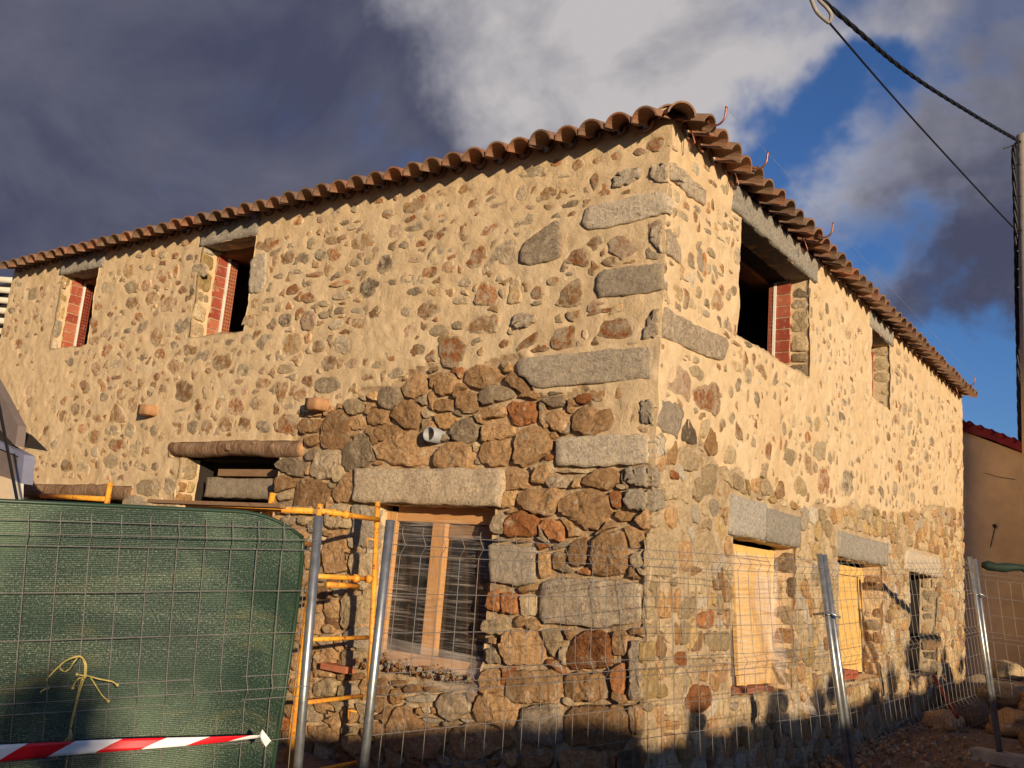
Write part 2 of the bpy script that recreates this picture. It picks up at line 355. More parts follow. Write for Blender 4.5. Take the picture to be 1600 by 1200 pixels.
# ------------------------------------------------------------------ ground and terrain
def ground():
    n=150; xs=np.concatenate([np.linspace(-60,-14,20),np.linspace(-13,16,150),np.linspace(17,70,20)]); ys=np.concatenate([np.linspace(-60,-14,16),np.linspace(-13,22,180),np.linspace(23,80,20)])
    X,Y=np.meshgrid(xs,ys); 
    Z=np.clip((Y-1)*.03,0,.35)+.02*gnoise(X,Y,.9,3)+.018*gnoise(X,Y,3.1,4)
    near=np.exp(-((X-2.2)/2.0)**2)*(Y>0)
    Z=Z+near*(.03*gnoise(X,Y,5.1,5))
    Z=np.where((np.abs(X)>25)|(np.abs(Y)>30),Z-.0,Z)
    w=len(xs); vs=[(float(a),float(b),float(c)) for a,b,c in zip(X.ravel(),Y.ravel(),Z.ravel())]
    fs=[(j*w+i,j*w+i+1,(j+1)*w+i+1,(j+1)*w+i) for j in range(len(ys)-1) for i in range(w-1)]
    o=link_mesh('ground',vs,fs,M['earth'],smooth=True); tag(o,kind='structure')
    far=link_mesh('terrain',[(-900,-900,-.4),(900,-900,-.4),(900,900,-.4),(-900,900,-.4)],[(0,1,2,3)],M['earth']); tag(far,kind='structure')
ground()
def gz(x,y): return min(max((y-1)*.03,0),.35)

# ------------------------------------------------------------------ the stone house
HOUSE=empty('stone_house',(0,0,0),'two-storey rubble stone house under repair with a clay tile eave and empty upper windows','house')
# openings as (u0,u1,v0,v1) on each front
OPL=[(-8.33,-7.53,3.83,4.80),(-5.55,-4.66,3.77,4.79),(-5.38,-3.92,-.5,2.49),(-8.25,-6.30,-.5,2.06),(-2.62,-1.36,.75,2.09)]
OPR=[(1.38,3.15,3.71,4.74),(5.33,6.20,3.96,4.79),(1.49,2.93,.78,2.05),(4.27,5.93,.78,2.04),(7.20,8.77,.72,2.04)]
BLKL=[(-8.43,-7.43,4.79,5.1),(-5.62,-4.62,4.79,5.1),(-5.65,-3.6,2.46,2.68),(-8.45,-6.12,2.0,2.22),(-2.88,-1.26,2.08,2.39)]
BLKR=[(1.13,3.33,4.72,5.1),(5.22,6.32,4.78,5.1),(1.34,3.02,2.04,2.38),(4.15,6.08,2.04,2.33),(6.95,8.92,2.03,2.33)]
DRYL=[[(-3.95,-.5),(-3.95,2.45),(-3.6,2.9),(-2.66,3.1),(-1.82,3.24),(-1.3,3.24),(-1.08,3.04),(-.68,2.93),(-.45,2.6),(0,2.4),(.05,-.5)]]
DRYR=[[(-.05,-.5),(-.05,2.4),(.2,2.57),(.69,2.64),(1.18,2.56),(2.16,2.53),(3,2.45),(3.96,2.55),(6.5,2.75),(10.7,3.2),(10.7,-.5)]]
def wall_grid(u0,u1,z0,z1,step,dry,depth,seed):
    us=np.linspace(u0,u1,int(round((u1-u0)/step))+1); zs=np.linspace(z0,z1,int(round((z1-z0)/step))+1)
    U,Z=np.meshgrid(us,zs)
    H=.013*gnoise(U,Z,1.1,seed)+.007*gnoise(U,Z,4.3,seed+1)+.006*gnoise(U,Z,9.1,seed+2)+.0035*gnoise(U,Z,19,seed+3)
    w=np.zeros(U.shape); 
    for p in dry: w=np.maximum(w,inpoly(p,U+.09*gnoise(U,Z,3,seed+5),Z+.10*gnoise(U,Z,3.4,seed+6)).astype(float))
    w=(w+np.roll(w,1,0)+np.roll(w,-1,0)+np.roll(w,1,1)+np.roll(w,-1,1))/5
    H=H*(1-w)+w*(-depth+.016*gnoise(U,Z,7,seed+7)+.008*gnoise(U,Z,16,seed+8))
    return us,zs,U,Z,H,w
STEP=.022
def build_wall(name,fr,g,ops,blk,mirror,bed):
    us,zs,U,Z,H,w=g; U=U.copy(); Z=Z.copy(); H=H.copy()
    nu,nz=len(us),len(zs)
    # close the corner: both skins share the same corner line
    if mirror: U2=U+np.clip(1+U/.15,0,1)*cornR[:,None]
    else: U2=U-np.clip(1-U/.15,0,1)*cornL[:,None]
    cu=(us[:-1]+us[1:])/2; cz=(zs[:-1]+zs[1:])/2; CU,CZ=np.meshgrid(cu,cz)
    keep=np.ones(CU.shape,bool)
    for a,b,c,d in ops+[(x0+.05,x1-.05,y0+.04,y1-.04) for x0,x1,y0,y1 in blk]: keep&=~((CU>a)&(CU<b)&(CZ>c)&(CZ<d))
    # mark vertices that border a hole
    kp=np.zeros((nz+1,nu+1),bool); kp[1:-1,1:-1]=keep
    anyk=kp[:-1,:-1]|kp[:-1,1:]|kp[1:,:-1]|kp[1:,1:]; pad=np.ones((nz+1,nu+1),bool); pad[1:-1,1:-1]=keep
    allk=pad[:-1,:-1]&pad[:-1,1:]&pad[1:,:-1]&pad[1:,1:]
    border=anyk&~allk
    Zb=Z.copy()
    for a,b,c,d in ops:
        m=border&(U>a-STEP)&(U<b+STEP)&(Z>c-STEP)&(Z<d+STEP)
        for edge,arr,base in ((a,U2,U),(b,U2,U),(c,Zb,Z),(d,Zb,Z)):
            mm=m&(np.abs(base-edge)<=STEP*.62); arr[mm]=edge+(.014*gnoise(U,Z,6,77)+.008*gnoise(U,Z,17,78))[mm]
    vs=[fr(float(a),float(b),float(h)) for a,b,h in zip(U2.ravel(),Zb.ravel(),H.ravel())]
    fs=[]; mi=[]; ww=w.ravel()
    for j in range(nz-1):
        for i in range(nu-1):
            if keep[j,i]:
                q=(j*nu+i,j*nu+i+1,(j+1)*nu+i+1,(j+1)*nu+i); fs.append(q); mi.append(1 if ww[q[0]]>.55 else 0)
    # reveals
    def hole_edge(v0,v1):
        ids=[v0,v1]; A=[vs[v0],vs[v1]]
        prev=ids
        for d in (.05,.11,.17,.24):
            new=[]
            for v,p in zip(ids,A):
                j=noise.noise(Vector((p.x*7,p.y*7+d*30,p.z*7)))*.012
                key=(v,d)
                if key not in cache:
                    hv=H.ravel()[v]; cache[key]=len(vs); vs.append(p-fr.n*(d+hv)+ (fr.v*j+fr.u*j)*(1 if d<.2 else .3))
                new.append(cache[key])
            fs.append((prev[1],prev[0],new[0],new[1])); mi.append(0); prev=new
    cache={}
    for j in range(nz-1):
        for i in range(nu-1):
            if keep[j,i]: continue
            a,b,c,d=j*nu+i,j*nu+i+1,(j+1)*nu+i+1,(j+1)*nu+i
            if j>0 and keep[j-1,i]: hole_edge(a,b)
            if i<nu-2 and keep[j,i+1]: hole_edge(b,c)
            if j<nz-2 and keep[j+1,i]: hole_edge(c,d)
            if i>0 and keep[j,i-1]: hole_edge(d,a)
    o=link_mesh(name,vs,fs,None,HOUSE,True,[M['mortar'],bed],mi); return o
# inner brick leaf, back walls, floors and ceilings that close the rooms
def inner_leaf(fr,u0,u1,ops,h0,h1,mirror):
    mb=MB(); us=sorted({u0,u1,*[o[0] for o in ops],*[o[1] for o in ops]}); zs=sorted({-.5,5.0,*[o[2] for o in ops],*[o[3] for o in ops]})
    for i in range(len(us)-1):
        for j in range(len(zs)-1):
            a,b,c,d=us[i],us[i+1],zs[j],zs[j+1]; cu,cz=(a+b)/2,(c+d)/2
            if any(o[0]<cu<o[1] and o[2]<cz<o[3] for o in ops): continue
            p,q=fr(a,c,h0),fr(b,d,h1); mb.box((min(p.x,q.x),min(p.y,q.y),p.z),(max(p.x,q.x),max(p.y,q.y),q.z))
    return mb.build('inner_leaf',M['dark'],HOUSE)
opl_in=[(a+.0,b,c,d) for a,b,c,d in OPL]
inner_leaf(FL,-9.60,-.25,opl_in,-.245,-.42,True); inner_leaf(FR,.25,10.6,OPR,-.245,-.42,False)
mb=MB(); mb.box((-9.62,.05,-.5),(-9.30,10.6,5.0)); mb.box((-9.3,10.35,-.5),(-.05,10.63,5.0)); mb.build('back_wall',M['render'],HOUSE)
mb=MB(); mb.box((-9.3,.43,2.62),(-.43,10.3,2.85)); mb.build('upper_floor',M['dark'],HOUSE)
mb=MB(); mb.box((-9.3,.43,4.86),(-.43,10.3,4.95)); mb.build('ceiling',M['plank'],HOUSE)
mb=MB(); mb.box((-3.2,.43,-.4),(-3.0,10.3,4.85)); mb.box((-9.3,3.7,-.4),(-3.22,3.85,4.85)); mb.box((-2.98,4.0,-.4),(-.43,4.12,4.85)); mb.build('partition',M['dark'],HOUSE)  # unseen inner walls added to stop sunlight crossing the rooms

# ---- stones
# traced outlines on the two fronts: front (0 long, 1 side), colour number, pointed or dry-laid, then u,v pairs in 5 mm steps
STONE_ROWS=[
(0,4,0,-870,979,-867,976,-870,972,-877,971,-887,972,-891,975,-889,979,-881,981),
(0,1,0,-828,968,-827,982,-810,983,-802,976,-799,964,-809,959,-824,961),
(0,6,0,-739,962,-740,957,-749,955,-753,956,-758,964,-756,969,-749,969,-745,968),
(0,5,0,-786,979,-782,984,-775,984,-767,981,-771,976,-779,976),
(0,4,0,-708,976,-694,972,-696,963,-711,961,-725,969,-723,974),
(0,5,0,-692,947,-693,944,-683,940,-667,942,-665,948,-679,950),
(0,4,0,-647,966,-655,961,-665,965,-668,972,-659,979,-651,977),
(0,3,0,-645,929,-660,927,-670,930,-670,935,-656,937,-649,935),
(0,1,0,-592,980,-582,975,-584,970,-601,970,-610,971,-615,978,-603,981),
(0,0,0,-554,942,-566,937,-581,940,-586,945,-582,952,-572,953,-554,950),
(0,2,0,-482,941,-514,935,-529,942,-532,955,-516,966,-487,963,-478,949),
(0,4,0,-464,937,-460,942,-447,944,-437,939,-436,935,-444,930,-454,930,-464,932),
(0,6,0,-551,969,-557,969,-560,973,-560,978,-555,979,-551,978,-548,972),
(0,1,0,-454,970,-436,970,-433,967,-436,959,-449,960,-456,963),
(0,2,0,-622,885,-652,886,-662,901,-636,916,-601,910,-594,890),
(0,2,0,-697,919,-694,913,-695,907,-718,906,-725,909,-729,917,-721,922,-710,921),
(0,6,0,-675,921,-670,918,-669,913,-679,911,-687,913,-688,917,-686,921),
(0,6,0,-528,909,-534,896,-558,898,-562,909,-556,923,-531,918),
(0,4,0,-475,904,-489,900,-520,903,-524,911,-511,913,-481,912),
(0,1,0,-416,879,-425,876,-440,877,-443,883,-444,891,-434,895,-423,896,-416,888),
(0,4,0,-506,873,-516,871,-535,874,-536,879,-535,885,-517,886,-506,881),
(0,1,0,-475,881,-470,876,-470,871,-478,870,-487,871,-492,876,-488,881),
(0,7,0,-424,861,-419,857,-421,854,-425,852,-434,853,-439,856,-440,860,-435,862),
(0,2,0,-881,940,-877,926,-899,919,-933,927,-933,940,-909,949),
(0,0,0,-852,904,-833,909,-818,908,-808,894,-816,882,-837,883,-847,889),
(0,1,0,-865,880,-870,881,-876,891,-876,904,-873,908,-864,907,-860,898,-860,888),
(0,4,0,-779,876,-794,884,-797,897,-782,899,-767,890,-769,879),
(0,5,0,-722,894,-720,886,-734,878,-747,884,-752,894,-740,900),
(0,1,0,-678,879,-689,870,-709,873,-709,893,-695,897,-682,893),
(0,3,0,-626,855,-641,853,-652,857,-654,864,-644,867,-631,866,-622,862),
(0,3,0,-604,868,-595,861,-594,856,-602,852,-611,852,-616,861,-613,867),
(0,6,0,-503,843,-505,849,-499,853,-485,854,-473,849,-472,844,-476,840,-487,841),
(0,4,0,-446,832,-452,833,-455,839,-455,844,-449,846,-444,843,-444,838),
(0,5,0,-582,865,-555,866,-542,850,-541,838,-568,831,-582,839),
(0,4,0,-836,861,-835,855,-849,853,-867,859,-862,863,-845,864),
(0,4,0,-783,865,-781,862,-782,858,-803,858,-822,859,-827,863,-818,866,-805,866),
(0,1,0,-767,852,-742,854,-722,853,-721,847,-742,845,-764,847),
(0,4,0,-603,840,-600,836,-605,833,-617,833,-627,835,-629,838,-625,840,-615,842),
(0,1,0,-821,820,-824,827,-815,835,-797,837,-781,827,-783,820,-795,816),
(0,4,0,-517,805,-521,813,-517,821,-509,822,-489,820,-486,813,-489,806,-503,805),
(0,1,0,-466,827,-448,828,-438,821,-440,813,-465,811,-470,816),
(0,1,0,-690,828,-660,830,-642,825,-645,821,-669,818,-694,820,-700,823),
(0,4,0,-753,828,-768,831,-770,836,-759,839,-747,836,-747,833),
(0,3,0,-557,813,-557,814,-545,814,-540,814,-536,813,-538,811,-546,811,-554,811),
(0,1,0,-776,802,-776,812,-752,817,-738,805,-734,797,-758,795),
(0,4,0,-686,803,-669,806,-647,804,-643,795,-660,791,-683,793),
(0,5,0,-596,825,-616,815,-612,799,-600,789,-581,792,-563,800,-574,818),
(0,4,0,-710,783,-725,787,-726,791,-717,795,-703,794,-696,788,-703,783),
(0,4,0,-497,784,-499,791,-485,794,-473,793,-464,790,-465,783,-473,779,-485,779),
(0,0,0,-453,734,-471,745,-470,768,-442,769,-422,756,-423,743),
(0,0,0,-557,757,-564,745,-583,747,-594,763,-591,773,-578,776,-560,767),
(0,7,0,-610,764,-613,761,-624,762,-634,766,-633,770,-623,771,-612,770),
(0,4,0,-675,777,-668,777,-655,776,-651,771,-655,765,-666,765,-677,766,-681,772),
(0,3,0,-692,761,-702,759,-713,760,-719,767,-719,772,-710,773,-692,771,-690,768),
(0,4,0,-504,764,-498,763,-487,759,-485,750,-489,744,-498,743,-508,747,-511,756),
(0,3,0,-906,813,-885,817,-861,817,-852,813,-851,806,-879,803,-903,806),
(0,0,0,-881,762,-913,761,-941,768,-934,784,-904,786,-864,781,-861,770),
(0,5,0,-818,754,-832,761,-833,774,-817,778,-799,778,-790,765,-795,756,-806,753),
(0,6,0,-769,762,-757,779,-732,771,-726,751,-740,741,-757,744),
(0,4,0,-687,743,-684,738,-674,733,-656,738,-652,745,-659,753,-675,752),
(0,0,0,-631,748,-618,753,-600,752,-594,741,-594,730,-618,731,-629,739),
(0,4,0,-543,729,-536,733,-525,732,-523,722,-529,718,-540,720),
(0,6,0,-501,707,-505,722,-496,728,-483,729,-473,722,-473,714,-477,703,-492,703),
(0,3,0,-434,705,-439,715,-429,719,-407,715,-406,708,-421,703),
(0,4,0,-825,720,-841,709,-869,706,-891,722,-872,740,-851,741),
(0,2,0,-810,725,-795,735,-771,735,-755,719,-762,701,-780,696,-805,701),
(0,4,0,-905,733,-919,731,-928,734,-931,740,-926,744,-914,744,-905,742,-902,737),
(0,0,0,-697,715,-691,707,-690,701,-699,695,-719,696,-724,703,-723,713,-716,717),
(0,4,0,-665,719,-673,709,-665,693,-634,685,-623,691,-619,703,-645,719),
(0,1,0,-599,711,-592,722,-566,718,-554,703,-562,689,-576,687,-600,698),
(0,1,0,-524,695,-536,697,-537,701,-536,706,-525,707,-511,705,-509,702,-510,696),
(0,10,0,-923,915,-893,910,-883,848,-896,828,-934,833,-940,899),
(0,4,0,-1787,992,-1766,984,-1766,973,-1787,970,-1803,977,-1804,990),
(0,3,0,-1751,969,-1761,976,-1759,981,-1738,982,-1728,975,-1730,970),
(0,5,0,-1856,932,-1880,928,-1874,913,-1858,906,-1842,912,-1840,923),
(0,3,0,-1791,906,-1804,905,-1822,916,-1821,937,-1799,941,-1780,930,-1774,912),
(0,1,0,-1761,909,-1767,920,-1755,924,-1732,919,-1725,911,-1747,906),
(0,0,0,-1684,951,-1720,947,-1729,937,-1720,925,-1698,920,-1656,928,-1663,940),
(0,4,0,-1899,976,-1877,974,-1870,962,-1867,951,-1885,948,-1897,951,-1902,964),
(0,0,0,-1876,882,-1892,880,-1907,880,-1918,888,-1915,895,-1894,897,-1878,893),
(0,0,0,-1831,882,-1838,877,-1849,876,-1860,881,-1861,889,-1851,890,-1832,887),
(0,1,0,-1751,866,-1758,882,-1769,889,-1797,899,-1802,894,-1802,884,-1783,871,-1763,866),
(0,0,0,-1722,867,-1722,879,-1700,883,-1680,880,-1672,871,-1673,865,-1688,861,-1710,863),
(0,1,0,-1846,856,-1858,852,-1867,853,-1878,858,-1876,863,-1867,865,-1858,865,-1847,860),
(0,1,0,-1822,854,-1806,856,-1797,853,-1792,845,-1809,842,-1820,848),
(0,0,0,-1736,861,-1766,869,-1779,861,-1765,843,-1731,835,-1723,848),
(0,0,0,-1925,844,-1887,847,-1871,832,-1886,817,-1913,818,-1931,834),
(0,1,0,-1857,797,-1835,806,-1813,803,-1802,790,-1811,778,-1835,775,-1855,787),
(0,3,0,-1752,773,-1745,766,-1750,756,-1768,755,-1784,762,-1791,770,-1782,777,-1765,778),
(0,1,0,-1823,716,-1828,732,-1825,739,-1804,741,-1790,732,-1789,717,-1807,714),
(0,1,0,-1749,721,-1727,717,-1716,724,-1730,742,-1760,750,-1774,744,-1765,730),
(0,1,0,-1674,746,-1667,740,-1665,731,-1672,728,-1681,727,-1688,736,-1692,745,-1684,745),
(0,0,0,-1617,727,-1616,720,-1627,718,-1645,725,-1642,732,-1633,734),
(0,4,0,-1593,734,-1562,717,-1546,720,-1545,732,-1577,750,-1598,749),
(0,1,0,-1732,883,-1737,882,-1744,885,-1746,888,-1743,892,-1739,893,-1735,891,-1731,888),
(0,4,0,-1697,844,-1678,837,-1668,823,-1674,812,-1694,812,-1705,824,-1709,836),
(0,3,0,-1488,907,-1474,917,-1447,916,-1428,905,-1427,895,-1449,884,-1476,889),
(0,3,0,-1351,908,-1337,896,-1340,882,-1366,879,-1380,888,-1387,899,-1369,908),
(0,1,0,-1288,901,-1280,890,-1284,881,-1298,877,-1310,879,-1319,893,-1316,903,-1301,903),
(0,1,0,-1233,908,-1223,900,-1220,895,-1237,889,-1253,894,-1258,902,-1249,910),
(0,1,0,-1139,862,-1150,857,-1168,855,-1182,863,-1170,873,-1155,873),
(0,4,0,-1314,935,-1306,941,-1288,939,-1284,929,-1293,925,-1311,929),
(0,1,0,-1205,927,-1193,928,-1185,911,-1185,899,-1190,894,-1201,900,-1205,915),
(0,4,0,-1167,931,-1171,937,-1165,945,-1148,944,-1138,938,-1139,932,-1153,930),
(0,4,0,-1111,920,-1138,915,-1134,901,-1103,890,-1083,896,-1086,909),
(0,1,0,-1167,984,-1152,974,-1156,969,-1170,965,-1190,970,-1192,978,-1184,983),
(0,4,0,-1253,966,-1241,960,-1244,950,-1257,949,-1266,952,-1271,961,-1264,966),
(0,1,0,-1216,944,-1221,952,-1218,956,-1201,956,-1193,948,-1202,942),
(0,3,0,-1338,972,-1333,968,-1334,962,-1349,961,-1362,966,-1363,970,-1354,973),
(0,1,0,-1294,959,-1301,969,-1302,977,-1293,978,-1285,972,-1282,963,-1287,958),
(0,3,0,-1426,933,-1425,942,-1417,945,-1410,937,-1411,929,-1418,928),
(0,2,0,-1404,938,-1395,950,-1372,948,-1359,938,-1360,924,-1377,919,-1390,923),
(0,5,0,-1137,875,-1125,877,-1116,860,-1117,848,-1129,848,-1135,857),
(0,1,0,-1484,870,-1464,861,-1462,853,-1488,850,-1500,857,-1495,869),
(0,0,0,-1329,842,-1350,842,-1366,849,-1367,862,-1356,867,-1340,866,-1324,861,-1322,849),
(0,0,0,-1283,843,-1265,846,-1242,855,-1254,870,-1275,874,-1296,865,-1298,855),
(0,0,0,-1191,817,-1224,824,-1229,849,-1209,855,-1180,854,-1173,833),
(0,3,0,-1425,857,-1429,861,-1428,865,-1411,865,-1401,864,-1400,860,-1404,857,-1416,857),
(0,1,0,-1490,804,-1508,817,-1513,827,-1500,834,-1480,830,-1471,815,-1474,805),
(0,3,0,-1375,816,-1389,815,-1410,819,-1409,826,-1393,827,-1374,825,-1373,821),
(0,1,0,-1301,827,-1322,828,-1327,820,-1319,811,-1308,805,-1294,809,-1287,816),
(0,4,0,-1274,807,-1295,804,-1303,792,-1303,780,-1291,777,-1273,788,-1267,804),
(0,0,0,-1206,765,-1203,747,-1230,746,-1249,760,-1252,776,-1236,788,-1216,785),
(0,6,0,-1444,782,-1447,792,-1435,799,-1418,796,-1409,789,-1416,781,-1431,779),
(0,4,0,-1335,781,-1355,780,-1367,784,-1364,792,-1356,794,-1334,793,-1329,785),
(0,4,0,-1156,767,-1171,782,-1172,792,-1153,800,-1127,801,-1114,787,-1115,775,-1140,768),
(0,0,0,-1447,772,-1456,764,-1472,763,-1492,767,-1498,774,-1498,782,-1480,786,-1455,783),
(0,1,0,-1402,737,-1391,753,-1399,760,-1425,762,-1444,746,-1437,735,-1417,730),
(0,1,0,-1369,755,-1367,763,-1348,761,-1344,755,-1345,743,-1359,745),
(0,4,0,-1247,717,-1269,713,-1289,718,-1295,724,-1277,731,-1259,731,-1247,722),
(0,1,0,-1197,734,-1186,726,-1188,713,-1211,712,-1222,720,-1226,729,-1212,737),
(0,4,0,-1174,736,-1173,746,-1163,752,-1147,746,-1141,736,-1150,729,-1169,729),
(0,0,0,-1112,742,-1089,740,-1074,724,-1079,715,-1116,716,-1127,734),
(0,4,0,-1388,700,-1352,702,-1332,709,-1349,723,-1378,725,-1408,710),
(0,0,0,-1466,719,-1446,721,-1434,718,-1426,698,-1429,689,-1446,687,-1460,695,-1469,707),
(0,1,0,-1297,691,-1310,691,-1322,697,-1323,706,-1296,706,-1287,698),
(0,0,0,-1142,709,-1119,702,-1110,685,-1150,676,-1180,687,-1175,705),
(0,4,0,-1044,723,-1072,716,-1099,693,-1073,685,-1053,690,-1028,712),
(0,0,0,-997,709,-972,706,-959,697,-959,680,-995,676,-1011,683,-1017,704),
(0,4,0,-985,739,-967,739,-959,737,-955,729,-969,725,-984,729),
(0,3,0,-1012,734,-1024,734,-1027,739,-1024,745,-1013,744,-1009,737),
(0,4,0,-936,666,-934,683,-915,685,-896,674,-902,662,-919,659),
(0,1,0,-1338,681,-1339,675,-1356,674,-1378,677,-1379,681,-1367,685,-1342,684),
(0,0,0,-1266,675,-1235,665,-1237,654,-1267,643,-1299,649,-1312,667),
(0,1,0,-1194,673,-1194,667,-1205,664,-1209,665,-1217,676,-1215,680,-1207,683,-1198,682),
(0,4,0,-1858,675,-1873,680,-1876,688,-1869,694,-1855,693,-1840,689,-1839,684,-1842,676),
(0,5,0,-1815,683,-1776,679,-1772,662,-1795,650,-1825,659,-1835,674),
(0,1,0,-1741,680,-1726,681,-1714,667,-1717,651,-1738,654,-1749,667),
(0,1,0,-1661,651,-1677,650,-1687,665,-1690,686,-1678,689,-1665,685,-1656,666),
(0,1,0,-1478,644,-1465,644,-1455,655,-1459,667,-1484,680,-1497,680,-1511,672,-1499,659),
(0,1,0,-1431,682,-1438,674,-1430,660,-1410,649,-1395,652,-1392,658,-1407,675),
(0,0,0,-1165,622,-1183,624,-1189,633,-1193,644,-1186,657,-1170,653,-1160,645,-1158,633),
(0,0,0,-1101,661,-1071,645,-1070,621,-1102,611,-1131,628,-1131,655),
(0,0,0,-1041,628,-1043,641,-1030,646,-1017,648,-1001,637,-997,619,-1010,615,-1025,613),
(0,4,0,-1382,662,-1371,660,-1362,657,-1370,652,-1381,652,-1388,657),
(0,4,0,-1375,634,-1387,626,-1408,628,-1415,639,-1405,648,-1384,645),
(0,1,0,-1338,654,-1324,654,-1306,640,-1309,630,-1327,628,-1345,635,-1350,645),
(0,1,0,-1578,630,-1585,638,-1580,649,-1565,648,-1551,643,-1547,633,-1553,624,-1565,623),
(0,0,0,-1729,647,-1741,637,-1726,624,-1704,621,-1678,624,-1686,637,-1703,650),
(0,0,0,-1298,628,-1286,632,-1271,629,-1258,612,-1265,597,-1278,598,-1295,609),
(0,3,0,-1620,625,-1612,630,-1596,626,-1589,619,-1588,605,-1598,599,-1616,602,-1620,610),
(0,0,0,-1507,628,-1491,621,-1487,603,-1507,595,-1523,608,-1526,621),
(0,1,0,-1793,602,-1801,618,-1791,634,-1778,635,-1757,621,-1749,605,-1771,599),
(0,0,0,-1554,579,-1565,587,-1571,604,-1556,613,-1540,604,-1535,590,-1541,579),
(0,0,0,-1365,577,-1361,606,-1347,622,-1317,605,-1294,586,-1298,578),
(0,9,0,-1420,579,-1411,602,-1382,580),
(0,0,0,-988,600,-991,614,-982,616,-974,613,-970,602,-974,593,-983,593),
(0,0,0,-1029,601,-1034,590,-1042,586,-1058,594,-1057,605,-1051,611,-1040,611),
(0,1,0,-938,613,-922,614,-903,607,-897,589,-907,582,-923,580,-940,585,-948,604),
(0,3,0,-1083,595,-1097,592,-1120,593,-1120,597,-1105,600,-1087,600),
(0,0,0,-1650,535,-1671,533,-1691,551,-1689,572,-1673,573,-1655,567,-1643,543),
(0,0,0,-1574,568,-1567,553,-1589,544,-1620,546,-1631,561,-1624,575,-1605,575),
(0,1,0,-1504,541,-1524,551,-1531,568,-1527,577,-1501,572,-1491,562,-1490,541),
(0,1,0,-1447,561,-1453,550,-1461,552,-1474,559,-1478,572,-1473,578,-1462,578,-1448,567),
(0,4,0,-1322,550,-1345,547,-1365,552,-1371,561,-1363,567,-1342,571,-1324,569,-1313,559),
(0,0,0,-1430,553,-1411,562,-1395,560,-1382,545,-1393,530,-1412,531,-1431,543),
(0,4,0,-1264,540,-1284,547,-1292,559,-1285,574,-1277,577,-1257,563,-1254,547),
(0,4,0,-1222,561,-1237,562,-1243,568,-1242,573,-1224,573,-1216,567),
(0,4,0,-1168,562,-1168,550,-1173,545,-1187,544,-1197,552,-1199,560,-1194,570,-1177,569),
(0,0,0,-1096,572,-1083,556,-1091,545,-1131,551,-1141,562,-1120,577),
(0,4,0,-1073,568,-1057,575,-1039,571,-1035,550,-1046,545,-1066,551),
(0,0,0,-990,566,-988,559,-988,546,-1003,541,-1021,551,-1025,560,-1020,576,-1005,577),
(0,0,0,-947,548,-967,555,-968,577,-946,578,-928,572,-933,553),
(0,0,0,-898,549,-909,562,-908,571,-891,576,-875,572,-871,553,-883,549),
(0,4,0,-1642,529,-1617,531,-1592,526,-1589,517,-1607,508,-1630,511,-1642,521),
(0,4,0,-1584,536,-1588,525,-1569,514,-1537,512,-1518,521,-1537,538,-1553,543),
(0,1,0,-1323,512,-1336,525,-1326,538,-1294,539,-1277,521,-1295,510),
(0,3,0,-1261,543,-1242,547,-1224,533,-1221,512,-1230,501,-1240,498,-1261,509,-1267,526),
(0,1,0,-1186,513,-1189,503,-1203,505,-1208,514,-1203,523,-1189,519),
(0,7,0,-1409,504,-1414,515,-1406,522,-1388,520,-1383,511,-1382,502,-1400,500),
(0,3,0,-1458,520,-1482,523,-1488,532,-1474,537,-1451,532,-1450,522),
(0,4,0,-1654,476,-1668,476,-1680,491,-1676,497,-1653,498,-1636,491,-1635,483),
(0,0,0,-1585,481,-1591,474,-1605,474,-1616,480,-1620,489,-1612,493,-1599,493,-1584,486),
(0,0,0,-1548,475,-1565,476,-1572,487,-1561,493,-1545,489,-1538,479),
(0,0,0,-1497,501,-1478,485,-1473,472,-1501,467,-1527,472,-1531,491,-1522,500),
(0,4,0,-1450,470,-1458,478,-1456,487,-1444,492,-1425,488,-1420,477,-1421,468,-1435,465),
(0,3,0,-1327,507,-1298,498,-1294,484,-1319,474,-1358,482,-1364,497),
(0,1,0,-1371,475,-1382,475,-1390,487,-1386,490,-1369,491,-1364,484),
(0,4,0,-1256,476,-1258,470,-1269,468,-1278,482,-1278,489,-1260,487),
(0,4,0,-1227,483,-1207,487,-1187,481,-1184,476,-1198,467,-1215,469,-1228,476),
(0,4,0,-1151,472,-1165,471,-1172,476,-1173,485,-1161,488,-1155,486,-1150,479),
(0,4,0,-1110,425,-1122,446,-1116,457,-1090,453,-1076,436,-1089,420),
(0,3,0,-1166,419,-1210,422,-1217,441,-1212,451,-1186,454,-1158,450,-1147,425),
(0,7,0,-1163,394,-1208,389,-1237,392,-1254,403,-1246,413,-1219,417,-1172,412,-1163,404),
(0,3,0,-1100,392,-1127,396,-1132,405,-1116,409,-1080,408,-1066,401,-1074,392),
(0,3,0,-1156,430,-1164,444,-1162,456,-1147,456,-1134,449,-1127,436,-1132,418,-1145,420),
(0,0,0,-482,692,-462,692,-444,685,-448,673,-469,669,-486,670,-494,681),
(0,1,0,-408,694,-378,699,-360,683,-363,655,-398,648,-414,673),
(0,0,0,-667,659,-651,670,-653,677,-672,685,-689,683,-697,673,-684,658),
(0,0,0,-974,681,-981,693,-983,703,-974,710,-965,709,-959,696,-957,684,-965,678),
(0,0,0,-945,703,-941,712,-935,716,-910,713,-907,706,-909,697,-925,696),
(0,4,0,-936,667,-936,677,-931,684,-914,688,-896,681,-889,671,-898,662,-914,659),
(0,3,0,-795,658,-818,663,-812,677,-788,678,-770,671,-771,663),
(0,6,0,-600,671,-603,662,-617,656,-631,659,-641,667,-639,673,-622,677,-614,678),
(0,1,0,-530,673,-518,676,-511,672,-511,665,-523,664,-531,668),
(0,4,0,-532,641,-522,651,-500,652,-485,645,-492,636,-518,634),
